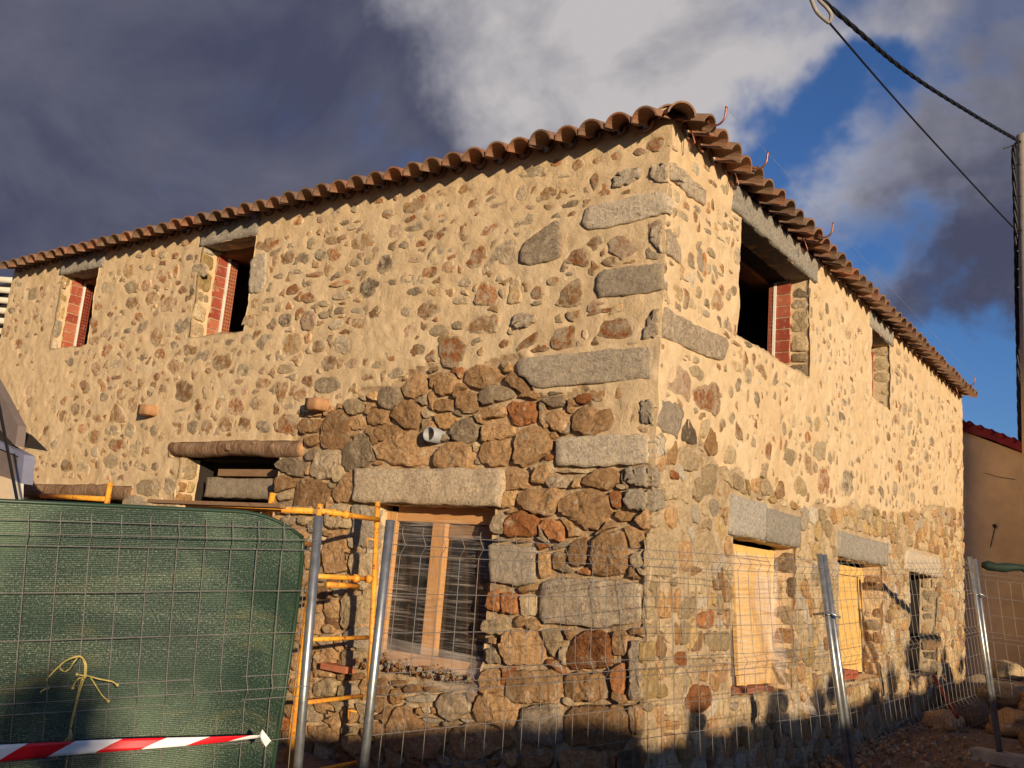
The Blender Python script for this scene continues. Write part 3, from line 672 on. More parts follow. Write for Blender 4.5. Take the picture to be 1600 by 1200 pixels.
(0,4,0,-704,627,-705,639,-683,646,-658,645,-646,635,-638,624,-665,614,-691,617),
(0,0,0,-831,647,-829,638,-845,633,-863,633,-875,643,-870,651,-847,651),
(0,0,0,-820,642,-778,640,-784,608,-801,605),
(0,0,0,-729,625,-741,629,-756,624,-762,616,-757,609,-740,602,-727,608,-723,616),
(0,1,0,-918,582,-945,589,-946,603,-930,612,-901,602,-897,587),
(0,0,0,-874,595,-882,601,-873,615,-858,617,-843,610,-839,598,-853,589),
(0,0,0,-936,574,-925,560,-930,550,-947,549,-962,563,-951,579),
(0,0,0,-910,561,-909,575,-896,578,-876,574,-874,563,-880,552,-901,550),
(0,5,0,-811,546,-823,544,-841,545,-855,557,-851,567,-832,567,-817,562),
(0,1,0,-786,545,-793,565,-785,578,-763,579,-746,574,-737,558,-746,543,-768,543),
(0,4,1,-550,603,-539,617,-519,620,-497,617,-488,602,-498,586,-513,578,-531,585),
(0,0,1,-490,617,-471,633,-451,639,-436,631,-434,610,-451,599,-464,596,-484,604),
(0,0,1,-419,618,-413,632,-393,639,-374,632,-367,613,-376,602,-398,599,-412,605),
(0,0,1,-508,567,-497,580,-474,593,-458,594,-442,582,-440,557,-449,543,-470,546,-494,559),
(0,3,1,-628,595,-615,601,-591,600,-572,589,-573,578,-599,571,-618,579),
(0,0,1,-565,571,-548,581,-519,578,-511,563,-521,554,-546,552,-560,558),
(0,0,1,-608,557,-599,570,-575,571,-565,558,-569,547,-595,545),
(0,0,1,-676,541,-673,563,-649,581,-621,577,-603,561,-603,536,-610,514,-649,509,-669,519),
(0,0,1,-739,556,-731,567,-696,568,-670,563,-686,546,-726,540),
(0,0,1,-715,533,-685,539,-676,524,-696,515,-713,522),
(0,4,1,-617,502,-608,519,-576,539,-555,533,-546,512,-537,491,-572,476,-597,470,-615,484),
(0,0,1,-555,526,-539,543,-532,551,-499,554,-481,544,-477,538,-517,526,-534,524),
(0,0,1,-540,510,-522,522,-483,540,-446,541,-429,531,-424,513,-393,514,-407,483,-459,482,-500,484,-530,497),
(0,0,1,-403,495,-393,512,-373,520,-338,518,-323,508,-322,477,-373,476,-399,483),
(0,4,1,-375,532,-369,548,-353,559,-333,560,-315,546,-314,531,-333,516,-359,524),
(0,0,1,-427,581,-408,593,-377,593,-372,573,-400,572),
(0,3,1,-441,574,-421,575,-412,565,-430,561),
(0,2,1,-407,567,-379,570,-363,561,-376,542,-394,544,-408,556),
(0,3,1,-437,559,-422,561,-415,549,-424,539,-432,541),
(0,0,1,-368,599,-353,605,-328,600,-320,570,-344,567,-365,579),
(0,4,1,-791,480,-774,496,-741,497,-704,484,-700,480,-715,458,-752,467),
(0,4,1,-695,469,-676,508,-631,509,-616,495,-634,457,-671,458),
(0,4,1,-710,502,-699,511,-680,511,-686,491,-708,491),
(0,3,1,-631,474,-618,484,-606,468,-621,450,-632,457),
(0,0,1,-783,455,-768,465,-718,456,-716,445,-756,436,-781,431),
(0,0,1,-727,423,-717,451,-705,458,-645,452,-637,438,-649,403,-716,395),
(0,0,1,-630,431,-610,455,-600,468,-572,476,-570,459,-569,422,-615,417),
(0,7,1,-729,407,-654,410,-644,396,-728,392),
(0,3,1,-642,399,-623,415,-584,414,-576,390,-634,387),
(0,7,1,-576,412,-549,416,-516,395,-522,384,-571,385),
(0,4,1,-769,413,-739,417,-731,394,-765,393),
(0,3,1,-772,428,-743,436,-727,420,-761,416),
(0,0,1,-357,627,-349,643,-323,645,-290,639,-275,625,-288,614,-319,606,-346,613),
(0,0,1,-274,621,-258,632,-225,607,-224,589,-256,606),
(0,4,1,-320,588,-319,604,-291,613,-259,604,-251,591,-275,586,-313,580),
(0,0,1,-316,562,-314,575,-267,580,-263,560,-310,557),
(0,1,1,-263,583,-217,582,-204,566,-208,549,-234,543,-250,550),
(0,0,1,-310,526,-303,551,-279,556,-246,542,-245,530,-278,523,-303,517),
(0,0,1,-311,503,-300,520,-257,522,-247,505,-253,487,-277,481,-303,487),
(0,0,1,-242,495,-242,530,-225,542,-193,544,-177,529,-174,509,-197,492,-222,482,-238,485),
(0,5,1,-202,584,-182,588,-156,587,-155,572,-178,571),
(0,0,1,-194,553,-186,563,-157,566,-148,555,-149,538,-160,531,-175,538),
(0,0,1,-142,533,-137,564,-121,571,-91,565,-72,569,-58,550,-62,536,-104,528),
(0,1,1,-107,582,-121,575,-135,578,-136,587,-129,590,-114,590),
(0,3,1,-201,580,-197,582,-191,580,-190,571,-192,565,-197,565,-201,572),
(0,2,1,-166,526,-171,523,-176,525,-177,530,-175,533,-168,534,-166,530),
(0,1,1,-182,491,-182,496,-178,500,-169,498,-168,493,-173,489),
(0,0,1,-255,448,-255,475,-234,480,-212,470,-210,448,-249,445),
(0,0,1,-208,456,-199,480,-176,486,-173,470,-185,454),
(0,3,1,-167,475,-100,479,-100,472,-163,472),
(0,4,1,-183,466,-155,469,-135,464,-142,451,-176,449),
(0,0,1,-119,457,-100,473,-84,479,-59,476,-57,458,-72,448,-104,452),
(0,2,1,-258,417,-252,444,-231,443,-237,418),
(0,1,1,-69,444,-61,448,-49,442,-49,422,-62,423),
(0,3,1,-51,457,-45,454,-45,450,-51,449,-59,452,-58,456),
(0,0,1,-232,426,-225,446,-159,450,-154,437,-160,412,-178,408,-207,412),
(0,0,1,-159,418,-141,441,-98,448,-66,439,-64,417,-88,389,-105,392,-133,407),
(0,10,1,-278,362,-189,362,-185,310,-217,301,-266,306),
(0,4,1,-278,380,-270,405,-253,412,-245,378),
(0,1,1,-249,374,-248,402,-215,415,-187,404,-187,377),
(0,1,1,-186,394,-173,404,-140,399,-138,371,-166,375),
(0,2,1,-182,354,-165,358,-158,325,-177,314),
(0,0,1,-156,332,-156,357,-135,356,-137,333),
(0,0,1,-132,353,-126,371,-104,381,-101,342,-123,337),
(0,0,1,-92,378,-67,390,-41,391,-37,330,-81,327,-93,339),
(0,11,1,-174,262,-176,308,-153,321,-40,324,-10,320,-5,271,-79,255,-163,253),
(0,1,1,-272,263,-267,293,-248,294,-244,262),
(0,1,1,-245,292,-216,291,-213,262,-242,262),
(0,3,1,-211,288,-183,294,-178,265,-204,259),
(0,3,1,-277,246,-225,256,-222,231,-273,229),
(0,0,1,-239,206,-235,237,-178,242,-156,219,-166,195,-222,189),
(0,9,1,-132,203,-105,246,-75,252,-53,242,-50,206,-104,196),
(0,3,1,-170,243,-139,249,-130,234,-147,207),
(0,0,1,-49,221,-50,255,-29,257,-26,224),
(0,11,1,-24,227,-21,246,-7,247,-1,171,-19,168),
(0,0,1,-272,140,-267,177,-238,184,-230,149),
(0,0,1,-224,150,-221,179,-135,193,-127,153,-161,144,-209,139),
(0,0,1,-124,160,-119,192,-57,196,-51,164,-101,154),
(0,1,1,-49,185,-48,206,-29,215,-27,179,-37,164),
(0,3,1,-107,152,-110,146,-120,147,-124,153,-120,158,-114,157),
(0,0,1,-277,113,-272,140,-214,145,-200,128,-205,102,-242,102),
(0,11,1,-196,106,-192,135,-131,147,-120,106,-126,92,-191,85),
(0,0,1,-118,106,-115,143,-50,158,-18,154,-16,113,-39,101,-111,95),
(0,0,1,-187,81,-133,87,-138,60,-184,52),
(0,0,1,-125,85,-46,98,-44,68,-115,55),
(0,5,1,-32,99,-2,107,0,76,-30,70),
(0,0,1,-21,162,-3,162,-2,130,-13,125),
(0,4,1,-354,115,-345,129,-322,137,-299,137,-287,125,-289,111,-317,94,-336,98),
(0,0,1,-279,119,-272,139,-246,145,-211,139,-201,130,-200,120,-211,96,-242,104,-273,103),
(0,0,1,-444,56,-439,92,-418,106,-388,91,-330,82,-324,67,-343,34,-390,32,-436,39),
(0,0,1,-317,75,-307,89,-277,99,-246,100,-209,96,-217,75,-258,51,-293,45,-313,56),
(0,7,1,-412,116,-383,125,-352,130,-351,121,-369,113,-406,112),
(0,3,1,-363,109,-358,104,-360,101,-367,100,-374,101,-379,106,-373,109),
(0,3,1,-407,105,-410,108,-406,110,-398,110,-391,108,-392,104,-399,104),
(0,7,1,-371,93,-361,95,-341,94,-339,91,-344,87,-359,87,-370,89),
(0,7,1,-279,102,-278,100,-281,98,-291,98,-299,100,-300,102,-288,103),
(0,3,1,-333,91,-331,93,-326,94,-322,93,-321,91,-320,88,-325,87,-329,87),
(0,0,1,-242,84,-219,94,-199,84,-209,75,-234,74),
(0,4,1,-324,31,-337,36,-339,43,-327,46,-320,46,-311,40,-314,31),
(0,0,1,-385,13,-403,14,-412,18,-398,22,-377,22,-367,21,-359,18,-370,14),
(0,0,1,-238,40,-239,34,-264,33,-282,35,-279,41,-258,43),
(0,0,1,-490,99,-483,108,-468,108,-458,108,-452,98,-456,89,-470,87,-485,92),
(0,0,1,-452,66,-449,57,-453,49,-469,48,-476,51,-482,62,-473,71,-462,71),
(0,3,1,-636,372,-639,409,-584,415,-571,374),
(0,7,1,-573,403,-549,416,-518,392,-510,341,-561,346),
(0,0,1,-637,342,-611,368,-582,368,-566,302,-623,294),
(0,3,1,-565,334,-515,336,-509,278,-555,270),
(0,0,1,-577,235,-575,223,-590,221,-604,221,-613,233,-613,248,-604,252,-584,251),
(0,0,1,-612,200,-614,206,-606,211,-590,211,-578,204,-585,197,-598,195),
(0,0,1,-645,259,-642,267,-632,272,-608,271,-604,264,-604,254,-620,252,-633,252),
(0,3,1,-576,261,-521,265,-517,219,-567,206),
(0,7,1,-561,203,-519,215,-513,181,-554,177),
(0,3,1,-559,172,-516,177,-514,147,-557,141),
(0,0,1,-623,161,-579,174,-572,128,-622,122),
(0,3,1,-620,110,-588,126,-565,121,-567,98,-617,91),
(0,4,1,-508,113,-512,103,-538,99,-552,108,-543,121,-522,122),
(0,0,1,-608,84,-578,85,-566,82,-565,71,-573,68,-600,67,-611,76),
(0,0,1,-506,70,-524,61,-544,64,-550,76,-533,85,-515,83),
(0,0,1,-622,42,-579,47,-553,43,-555,24,-584,20,-618,32),
(0,0,1,-511,45,-488,40,-489,22,-506,15,-534,18,-539,38),
(0,0,1,-687,185,-686,200,-676,201,-665,186,-667,177,-678,176),
(0,0,1,-670,156,-656,153,-645,136,-660,127,-673,128,-684,143),
(0,0,1,-646,106,-647,97,-658,89,-676,91,-679,100,-675,114,-657,113),
(0,0,1,-673,77,-655,76,-643,67,-640,59,-652,47,-665,48,-682,56,-685,66),
(0,0,1,-643,29,-630,6,-642,0,-676,4,-684,23,-667,29),
(0,4,1,-690,240,-698,251,-699,262,-689,266,-677,263,-671,251,-674,242),
(0,0,1,-697,292,-708,309,-702,323,-689,324,-677,311,-676,302,-683,290),
(0,1,0,-198,967,-209,968,-214,975,-208,982,-193,980,-189,971),
(0,4,0,-288,961,-279,973,-241,977,-223,968,-223,954,-258,958,-277,955),
(0,0,0,-158,953,-170,953,-175,962,-170,971,-163,972,-150,965,-152,957),
(0,4,0,-198,949,-187,951,-176,949,-175,946,-185,945,-199,946),
(0,1,0,-135,960,-136,962,-134,966,-129,967,-120,965,-120,962,-122,958,-128,957),
(0,1,0,-103,966,-96,972,-91,973,-85,962,-91,957,-100,960),
(0,6,0,-50,968,-42,964,-43,960,-53,957,-58,958,-63,964,-57,969),
(0,1,0,-44,970,-34,980,-17,979,-9,969,-17,958,-28,957),
(0,10,0,-97,910,-97,928,-78,939,-50,935,-47,922,-65,912),
(0,1,0,-120,928,-122,919,-130,913,-135,924,-138,931,-132,943,-126,942),
(0,0,0,-246,909,-243,930,-225,937,-198,928,-196,919,-223,913),
(0,4,0,-258,933,-262,920,-272,920,-279,927,-279,941,-270,951,-259,944),
(0,2,0,-163,925,-158,920,-161,917,-181,916,-190,922,-186,925),
(0,4,0,-155,900,-162,904,-177,904,-189,901,-190,896,-182,891,-169,892,-156,895),
(0,6,0,-348,915,-329,913,-297,919,-296,922,-331,925,-350,920),
(0,10,0,-149,861,-143,889,-5,891,2,883,3,855,-100,846,-134,848),
(0,1,0,-351,949,-347,954,-335,953,-326,953,-322,946,-328,940,-339,939,-348,941),
(0,2,0,-372,958,-376,949,-391,943,-402,944,-407,961,-400,970,-380,968),
(0,0,0,-421,961,-435,955,-450,960,-451,967,-434,971,-422,968),
(0,4,0,-443,946,-435,942,-434,936,-447,932,-458,935,-462,939,-458,946),
(0,4,0,-238,886,-240,877,-258,873,-276,874,-284,883,-288,892,-265,898,-248,895),
(0,11,0,-263,823,-254,844,-198,876,-187,869,-179,812,-189,808,-231,803,-257,809),
(0,0,0,-365,882,-370,869,-381,865,-393,874,-398,896,-392,910,-381,910,-366,898),
(0,1,0,-306,872,-298,881,-306,886,-321,887,-341,883,-346,874,-341,869,-322,869),
(0,1,0,-492,940,-504,948,-504,962,-495,968,-483,969,-476,959,-478,945),
(0,4,0,-492,919,-485,918,-478,917,-477,907,-483,899,-488,899,-498,906,-500,912),
(0,4,0,-453,907,-457,910,-444,913,-426,913,-423,908,-438,906),
(0,1,0,-416,880,-420,887,-431,892,-444,892,-451,888,-450,879,-438,874,-426,875),
(0,1,0,-490,871,-489,879,-484,882,-469,879,-469,872,-478,869),
(0,7,0,-441,848,-440,852,-440,859,-418,859,-407,857,-405,850,-421,847),
(0,4,0,-329,815,-312,844,-284,856,-273,849,-273,811),
(0,1,0,-380,822,-384,854,-336,853,-330,832,-349,815),
(0,1,0,-399,813,-409,812,-423,818,-426,823,-418,833,-403,833,-398,826),
(0,1,0,-434,816,-444,808,-464,811,-468,821,-450,829,-438,827),
(0,1,0,-174,801,-161,820,-140,820,-129,790),
(0,6,0,-94,809,-93,829,-71,829,-45,810,-39,799,-69,793),
(0,0,0,-97,800,-88,800,-80,797,-79,790,-88,785,-102,788,-105,794),
(0,10,0,-115,747,-115,773,-105,780,-48,780,-1,779,1,736,-45,734,-106,737),
(0,1,0,-129,710,-115,720,-78,719,-78,715,-104,712),
(0,1,0,-103,675,-103,695,-87,701,-43,702,-39,693,-47,670),
(0,4,0,-369,783,-384,787,-386,793,-380,799,-370,800,-358,798,-356,790,-357,785),
(0,1,0,-345,752,-337,790,-319,786,-297,765,-303,747),
(0,4,0,-292,787,-296,785,-305,786,-306,789,-303,795,-295,794),
(0,2,0,-278,747,-280,788,-261,787,-252,746),
(0,1,0,-211,753,-215,750,-224,747,-231,750,-234,758,-230,766,-222,768,-213,763),
(0,7,0,-223,744,-213,742,-212,739,-221,737,-227,737,-231,741),
(0,0,0,-199,767,-205,773,-204,776,-195,780,-187,780,-182,774,-184,768,-189,767),
(0,7,0,-159,780,-167,779,-171,781,-170,784,-164,785,-159,783),
(0,0,0,-183,735,-176,754,-149,774,-141,760,-139,731,-169,730),
(0,3,0,-365,754,-386,755,-394,759,-388,768,-376,768,-363,765,-359,759),
(0,0,0,-355,703,-354,719,-328,729,-298,729,-292,712,-300,701),
(0,11,0,-267,708,-264,724,-241,727,-220,721,-217,713,-236,701,-257,702),
(0,3,0,-368,719,-368,712,-382,711,-389,714,-391,722,-383,725,-371,723),
(0,3,0,-437,715,-428,721,-413,721,-403,715,-403,708,-420,704,-433,708),
(0,1,0,-254,665,-250,675,-215,696,-210,689,-227,671),
(0,1,0,-188,667,-182,695,-151,696,-149,664,-177,663),
(0,1,0,-125,673,-130,674,-134,679,-134,684,-132,689,-127,688,-124,685,-123,678),
(0,1,0,-199,666,-202,666,-203,668,-202,671,-199,671,-196,670,-196,667),
(0,2,0,-281,644,-278,649,-268,649,-264,642,-269,638,-278,639),
(0,10,0,-253,639,-251,652,-38,656,-10,652,-10,606,-118,603,-213,602,-226,615,-248,626),
(1,6,0,19,965,22,963,20,960,8,960,0,961,1,964,4,966,11,967),
(1,7,0,80,953,73,957,73,962,81,969,92,969,103,964,103,956,92,951),
(1,0,0,122,980,130,981,140,979,140,977,132,975,121,975,117,976,116,979),
(1,1,0,135,961,139,964,149,966,159,966,168,963,165,959,153,958,143,957),
(1,3,0,187,975,202,976,214,970,213,963,199,959,188,961,182,970),
(1,0,0,160,926,161,919,156,915,149,920,148,929,151,936,157,935),
(1,3,0,36,873,53,876,65,874,69,865,52,864,38,866),
(1,0,0,85,885,88,892,98,891,100,883,97,875,89,875),
(1,4,0,239,936,237,938,247,941,259,941,264,937,251,935),
(1,7,0,153,878,156,875,155,873,142,872,134,871,127,874,128,878,136,878),
(1,7,0,206,882,212,879,207,878,188,877,175,880,178,882),
(1,3,0,174,906,185,910,197,910,210,907,206,904,189,903,180,904),
(1,3,0,246,918,251,915,242,912,229,912,220,913,218,917,232,919),
(1,6,0,90,818,99,810,96,800,80,799,74,805,73,817),
(1,7,0,119,805,108,813,107,832,116,839,127,838,134,827,137,810,129,802),
(1,3,0,173,841,156,840,145,843,145,847,154,853,171,851,175,845),
(1,4,0,247,878,255,891,261,893,272,887,276,872,269,863,262,859,250,864),
(1,2,0,77,821,83,822,95,821,97,820,98,817,87,816,79,817,76,819),
(1,3,0,83,807,93,807,103,803,100,800,85,799,79,802),
(1,1,0,110,803,122,838,138,838,144,800),
(1,3,0,149,809,144,813,145,821,150,824,154,824,158,819,157,812,153,808),
(1,7,0,80,776,80,774,69,773,59,773,56,775,57,777,68,777),
(1,8,0,32,750,39,758,56,758,63,748,58,737,40,738),
(1,0,0,163,766,172,791,201,791,212,774,194,759,171,757),
(1,3,0,110,739,96,737,86,737,82,742,81,749,92,751,107,751,113,746),
(1,7,0,152,748,160,746,161,742,160,739,150,738,139,740,140,743,141,747),
(1,4,0,210,741,233,765,249,753,250,737),
(1,0,0,146,880,152,879,152,877,140,876,131,876,129,878,135,880),
(1,7,0,180,879,180,882,199,882,212,881,213,879,191,879),
(1,3,0,196,820,186,821,185,823,192,825,200,825,210,824,213,822,202,820),
(1,3,0,247,839,243,837,236,837,225,838,226,840,234,841,241,841),
(1,3,0,251,802,242,810,242,814,254,819,264,817,265,808,261,804),
(1,2,0,252,724,261,727,282,727,296,725,291,722,271,722,254,722),
(1,4,0,333,739,340,736,337,732,327,731,316,731,307,735,307,738,322,739),
(1,6,0,30,599,29,640,97,635,105,593,68,598),
(1,3,0,100,643,120,653,152,647,140,633,109,636),
(1,1,0,112,612,162,628,198,640,211,603,194,587,175,595,139,592,113,598),
(1,4,0,88,653,86,652,77,652,69,652,68,653,76,654,85,654),
(1,8,0,295,679,270,678,250,685,253,692,282,695,300,687),
(1,4,0,311,686,323,695,340,690,339,670,317,669),
(1,2,0,355,706,388,716,412,699,407,688),
(1,4,0,436,691,452,717,474,720,482,690),
(1,3,0,510,703,496,705,497,708,521,709,541,709,544,707,545,704,524,703),
(1,2,0,565,690,560,698,569,704,595,704,607,697,590,688),
(1,4,0,329,654,370,663,379,650,375,632,350,638),
(1,1,0,531,672,520,672,513,674,513,675,526,676,538,676,541,675,540,673),
(1,1,0,327,594,340,623,368,612,375,598),
(1,3,0,393,619,403,611,402,600,395,593,386,596,381,601,381,614,386,619),
(1,1,0,424,628,453,629,475,620,471,599,437,613),
(1,3,0,495,610,490,624,496,632,508,631,515,616,507,607),
(1,3,0,539,653,565,658,593,635,547,632),
(1,4,0,653,655,637,653,614,657,614,662,616,667,638,668,650,666,653,660),
(1,8,0,678,647,670,663,683,677,699,676,704,659,697,649),
(1,3,0,748,685,754,677,734,673,718,676,718,681,730,686),
(1,0,0,277,570,280,598,306,585,319,562),
(1,3,0,343,562,354,586,390,557,351,555),
(1,1,0,412,556,421,593,451,581,441,551),
(1,1,0,642,635,652,630,654,621,642,616,627,616,616,622,613,628,628,636),
(1,3,0,666,595,679,626,746,634,740,601,703,591),
(1,3,0,501,562,524,588,563,587,552,556),
(1,4,0,774,697,763,690,747,691,744,702,747,711,765,712),
(1,5,1,71,531,73,547,99,573,126,556,143,537,112,528),
(1,3,1,144,548,150,573,178,582,178,563,162,545),
(1,2,1,162,538,182,571,205,567,221,549,209,524,182,524),
(1,2,1,36,489,41,519,59,529,75,514,67,493),
(1,3,1,79,493,84,517,129,525,152,516,149,495,108,490),
(1,3,1,238,521,249,555,295,543,292,520),
(1,1,1,297,517,315,544,363,544,365,522),
(1,3,1,370,527,390,548,436,546,444,522,393,517),
(1,3,1,155,502,210,517,217,487,215,466,166,459),
(1,3,1,236,515,249,516,262,509,251,501,234,500,219,504,219,510),
(1,3,1,264,493,283,511,313,511,330,493,300,482),
(1,2,1,346,489,350,510,393,515,390,488),
(1,3,1,401,487,399,510,456,519,464,494),
(1,0,1,469,499,485,523,523,521,537,501,482,488),
(1,1,1,54,478,59,485,68,484,83,480,84,474,73,472,58,472),
(1,3,1,44,451,54,464,90,466,103,456,72,442),
(1,3,1,111,456,130,471,156,467,154,452),
(1,0,1,218,478,241,488,270,486,262,466,224,464),
(1,3,0,875,780,974,801,965,778,902,766),
(1,1,0,813,736,812,732,798,729,786,731,782,734,785,738,794,739,807,738),
(1,4,0,854,748,865,748,879,745,882,738,872,732,861,732,851,735,847,740),
(1,3,0,752,713,765,713,772,703,772,692,752,690,746,697),
(1,7,0,799,689,781,687,776,697,786,707,801,706,806,696),
(1,4,0,830,695,828,707,833,713,853,713,873,706,872,692,859,685,840,685),
(1,3,0,910,712,907,730,911,739,924,742,937,729,936,712,925,703),
(1,3,0,833,676,837,670,817,668,796,669,799,674,817,678),
(1,7,0,748,650,753,654,769,655,782,652,776,646,761,645),
(1,3,0,927,671,904,663,874,668,872,675,886,679,924,676),
(1,1,0,1154,727,1128,730,1123,737,1143,741,1158,740,1167,732),
(1,3,0,1092,769,1103,769,1117,765,1111,758,1095,756,1083,757,1076,764),
(1,4,0,1079,710,1077,701,1060,699,1049,706,1055,715,1075,714),
(1,3,0,1008,704,1019,710,1030,710,1039,707,1042,700,1032,692,1019,690,1010,697),
(1,2,0,1132,704,1131,690,1119,686,1111,685,1097,689,1097,702,1105,707,1121,708),
(1,3,0,1167,694,1157,696,1158,705,1165,713,1182,714,1199,706,1198,699,1189,694),
(1,0,0,1254,738,1261,742,1281,742,1292,738,1288,731,1266,730,1253,732),
(1,0,0,1233,733,1240,727,1242,715,1227,711,1219,710,1213,719,1212,731,1225,735),
(1,0,0,1265,783,1329,801,1329,773,1294,755),
(1,3,0,1406,833,1403,818,1387,805,1372,806,1359,817,1362,834,1387,840),
(1,3,0,1480,862,1482,869,1501,870,1516,870,1525,863,1519,857,1498,855,1488,855),
(1,3,0,1449,856,1471,851,1478,843,1467,827,1438,829,1431,842),
(1,8,0,1500,836,1555,863,1597,854,1568,812),
(1,4,0,1630,821,1621,829,1621,838,1649,841,1657,835,1658,825),
(1,0,0,1310,822,1308,827,1321,830,1332,829,1341,824,1327,820),
(1,3,0,1435,797,1447,789,1451,771,1432,757,1419,772,1421,784),
(1,4,0,1663,786,1690,800,1714,798,1734,782,1715,772,1681,774),
(1,0,0,1799,835,1812,835,1826,831,1822,818,1810,811,1792,815,1790,828),
(1,1,0,1964,879,1989,885,2006,880,2008,863,1987,861,1964,867),
(1,4,0,1501,749,1501,742,1487,740,1471,740,1458,745,1460,751,1478,755,1490,755),
(1,0,0,1466,730,1469,720,1451,714,1425,718,1427,726,1449,732),
(1,1,0,1276,689,1257,692,1255,700,1261,704,1280,705,1289,699,1290,691),
(1,1,0,1031,669,1065,680,1095,662,1055,653),
(1,0,0,958,634,978,636,985,631,990,619,975,614,958,617,953,626),
(1,3,0,1092,630,1084,637,1098,642,1121,643,1139,638,1130,630,1115,629),
(1,1,0,1240,658,1229,661,1222,670,1236,673,1253,675,1268,665,1260,660),
(1,0,0,1307,669,1324,679,1352,681,1366,666,1362,653,1336,648,1311,658),
(1,1,0,1541,683,1536,668,1516,665,1501,675,1503,690,1525,694),
(1,4,0,1641,718,1610,722,1602,734,1609,745,1621,750,1651,746,1656,736,1654,721),
(1,1,0,1927,775,1915,786,1920,798,1931,804,1954,803,1963,794,1960,781,1949,774),
(1,3,0,1733,734,1722,729,1700,729,1693,737,1703,742,1720,742),
(1,4,0,1177,662,1171,658,1161,657,1150,661,1149,666,1157,668,1169,669),
(1,0,0,2008,932,1995,935,1997,943,2013,946,2031,945,2038,938,2028,932),
(1,3,0,1837,918,1873,913,1863,904,1840,902,1813,906,1812,913),
(1,0,0,1940,946,1941,940,1923,937,1894,941,1894,946,1918,950),
(1,0,0,1805,924,1801,914,1780,909,1768,919,1769,929,1789,934),
(1,3,0,1677,905,1671,913,1683,923,1704,922,1714,917,1709,907,1691,905),
(1,4,0,1351,769,1358,777,1378,776,1383,769,1378,765,1354,765),
(1,1,0,2021,768,2008,769,2001,775,1999,779,2014,783,2025,783,2035,776,2031,770),
(1,0,0,2056,738,2040,738,2032,745,2034,751,2049,755,2063,754,2073,748,2072,742),
(1,4,0,1530,701,1532,707,1547,709,1560,707,1563,701,1552,696,1541,695),
(1,1,0,1091,735,1078,738,1077,743,1084,745,1098,745,1109,744,1109,739,1106,736),
(1,3,0,777,592,764,599,766,616,777,617,786,606,788,594),
(1,1,0,704,527,709,576,754,579,779,553,765,524),
(1,0,0,615,577,621,596,657,587,666,556,637,561),
(1,5,0,843,563,866,592,945,600,964,565,929,543,877,539),
(1,4,0,1113,569,1148,595,1185,582,1181,553,1139,555),
(1,0,0,1048,569,1087,599,1108,574,1078,559),
(1,4,0,1263,599,1277,619,1294,620,1317,609,1309,589,1297,582,1269,585),
(1,3,0,1352,596,1343,606,1346,614,1363,619,1389,617,1391,607,1390,597,1372,594),
(1,0,0,1695,655,1756,665,1755,638,1710,636),
(1,8,0,559,522,590,546,632,530,633,514,580,506),
(1,3,0,683,947,696,947,699,945,694,942,683,943,679,945),
(1,2,0,845,968,859,969,875,965,880,954,875,948,851,948,840,951,840,961),
(1,3,0,794,914,787,929,794,936,811,936,817,921,806,911),
(1,7,0,794,973,799,973,805,970,806,967,797,964,788,965,785,968,786,970),
(1,0,0,845,906,887,911,908,903,897,885,870,883,841,895),
(1,0,0,1001,925,997,916,982,911,955,916,954,927,960,934,981,932),
(1,3,0,758,830,751,832,742,839,741,846,750,852,762,849,767,842),
(1,1,0,847,846,836,847,831,854,845,857,864,855,863,850),
(1,3,0,803,843,811,837,808,826,799,827,785,828,780,836,793,842),
(1,4,0,894,827,891,823,856,822,838,823,830,827,865,830),
(1,3,0,924,967,916,970,931,974,954,974,965,971,963,968,945,967),
(1,4,0,757,785,749,789,758,798,771,798,791,796,790,790,787,785,770,784),
(1,0,0,887,797,888,805,915,806,939,805,964,801,965,795,942,792,911,793),
(1,3,0,1303,964,1319,968,1346,964,1344,957,1329,953,1307,956),
(1,4,0,1387,970,1409,973,1437,971,1440,961,1417,952,1391,953,1379,961),
(1,0,0,1380,940,1398,939,1416,935,1417,913,1404,907,1383,906,1369,921,1368,932),
(1,3,0,1565,957,1547,948,1508,950,1500,964,1522,972,1561,969),
(1,3,0,1697,981,1690,971,1659,970,1636,976,1639,985,1666,991,1692,988),
(1,0,0,1790,976,1760,974,1744,978,1736,987,1751,991,1775,991,1798,987,1803,982),
(1,7,0,1335,897,1315,897,1296,900,1295,906,1306,912,1325,912,1336,909,1340,902),
(1,3,0,1437,917,1434,924,1446,930,1466,929,1486,924,1488,920,1471,914,1450,914),
(1,9,1,128,148,142,167,160,183,220,178,224,159,215,146,177,142),
(1,1,1,92,208,91,231,131,232,137,209),
(1,0,1,238,183,235,211,286,210,284,179),
(1,3,1,137,207,140,222,221,219,227,201,150,201),
(1,3,1,83,173,91,198,146,198,137,170),
(1,8,1,-5,217,-5,245,27,247,33,218),
(1,8,1,4,171,2,212,38,213,41,184,77,186,79,167),
(1,3,1,67,145,80,162,126,163,124,143),
(1,2,1,54,127,68,139,121,135,119,122),
(1,0,1,53,104,59,121,115,119,106,99),
(1,3,1,12,127,14,146,42,142,43,106,18,106),
(1,2,1,33,316,78,319,89,291,64,274,41,280),
(1,3,1,-1,273,-1,305,23,306,27,275),
(1,3,1,-5,334,-7,385,38,402,86,392,95,342,43,329),
(1,0,1,100,332,90,388,131,389,138,354),
(1,3,1,142,356,146,404,239,408,251,383,207,358),
(1,3,1,106,312,108,332,208,351,220,322,168,313),
(1,1,1,156,265,167,284,213,293,232,288,225,263),
(1,3,1,98,274,107,305,164,310,146,278),
(1,0,1,224,319,226,350,249,353,257,322),
(1,3,1,110,238,110,274,139,271,138,241),
(1,0,1,151,230,152,258,186,259,185,230),
(1,3,1,193,231,195,258,286,258,289,228)]
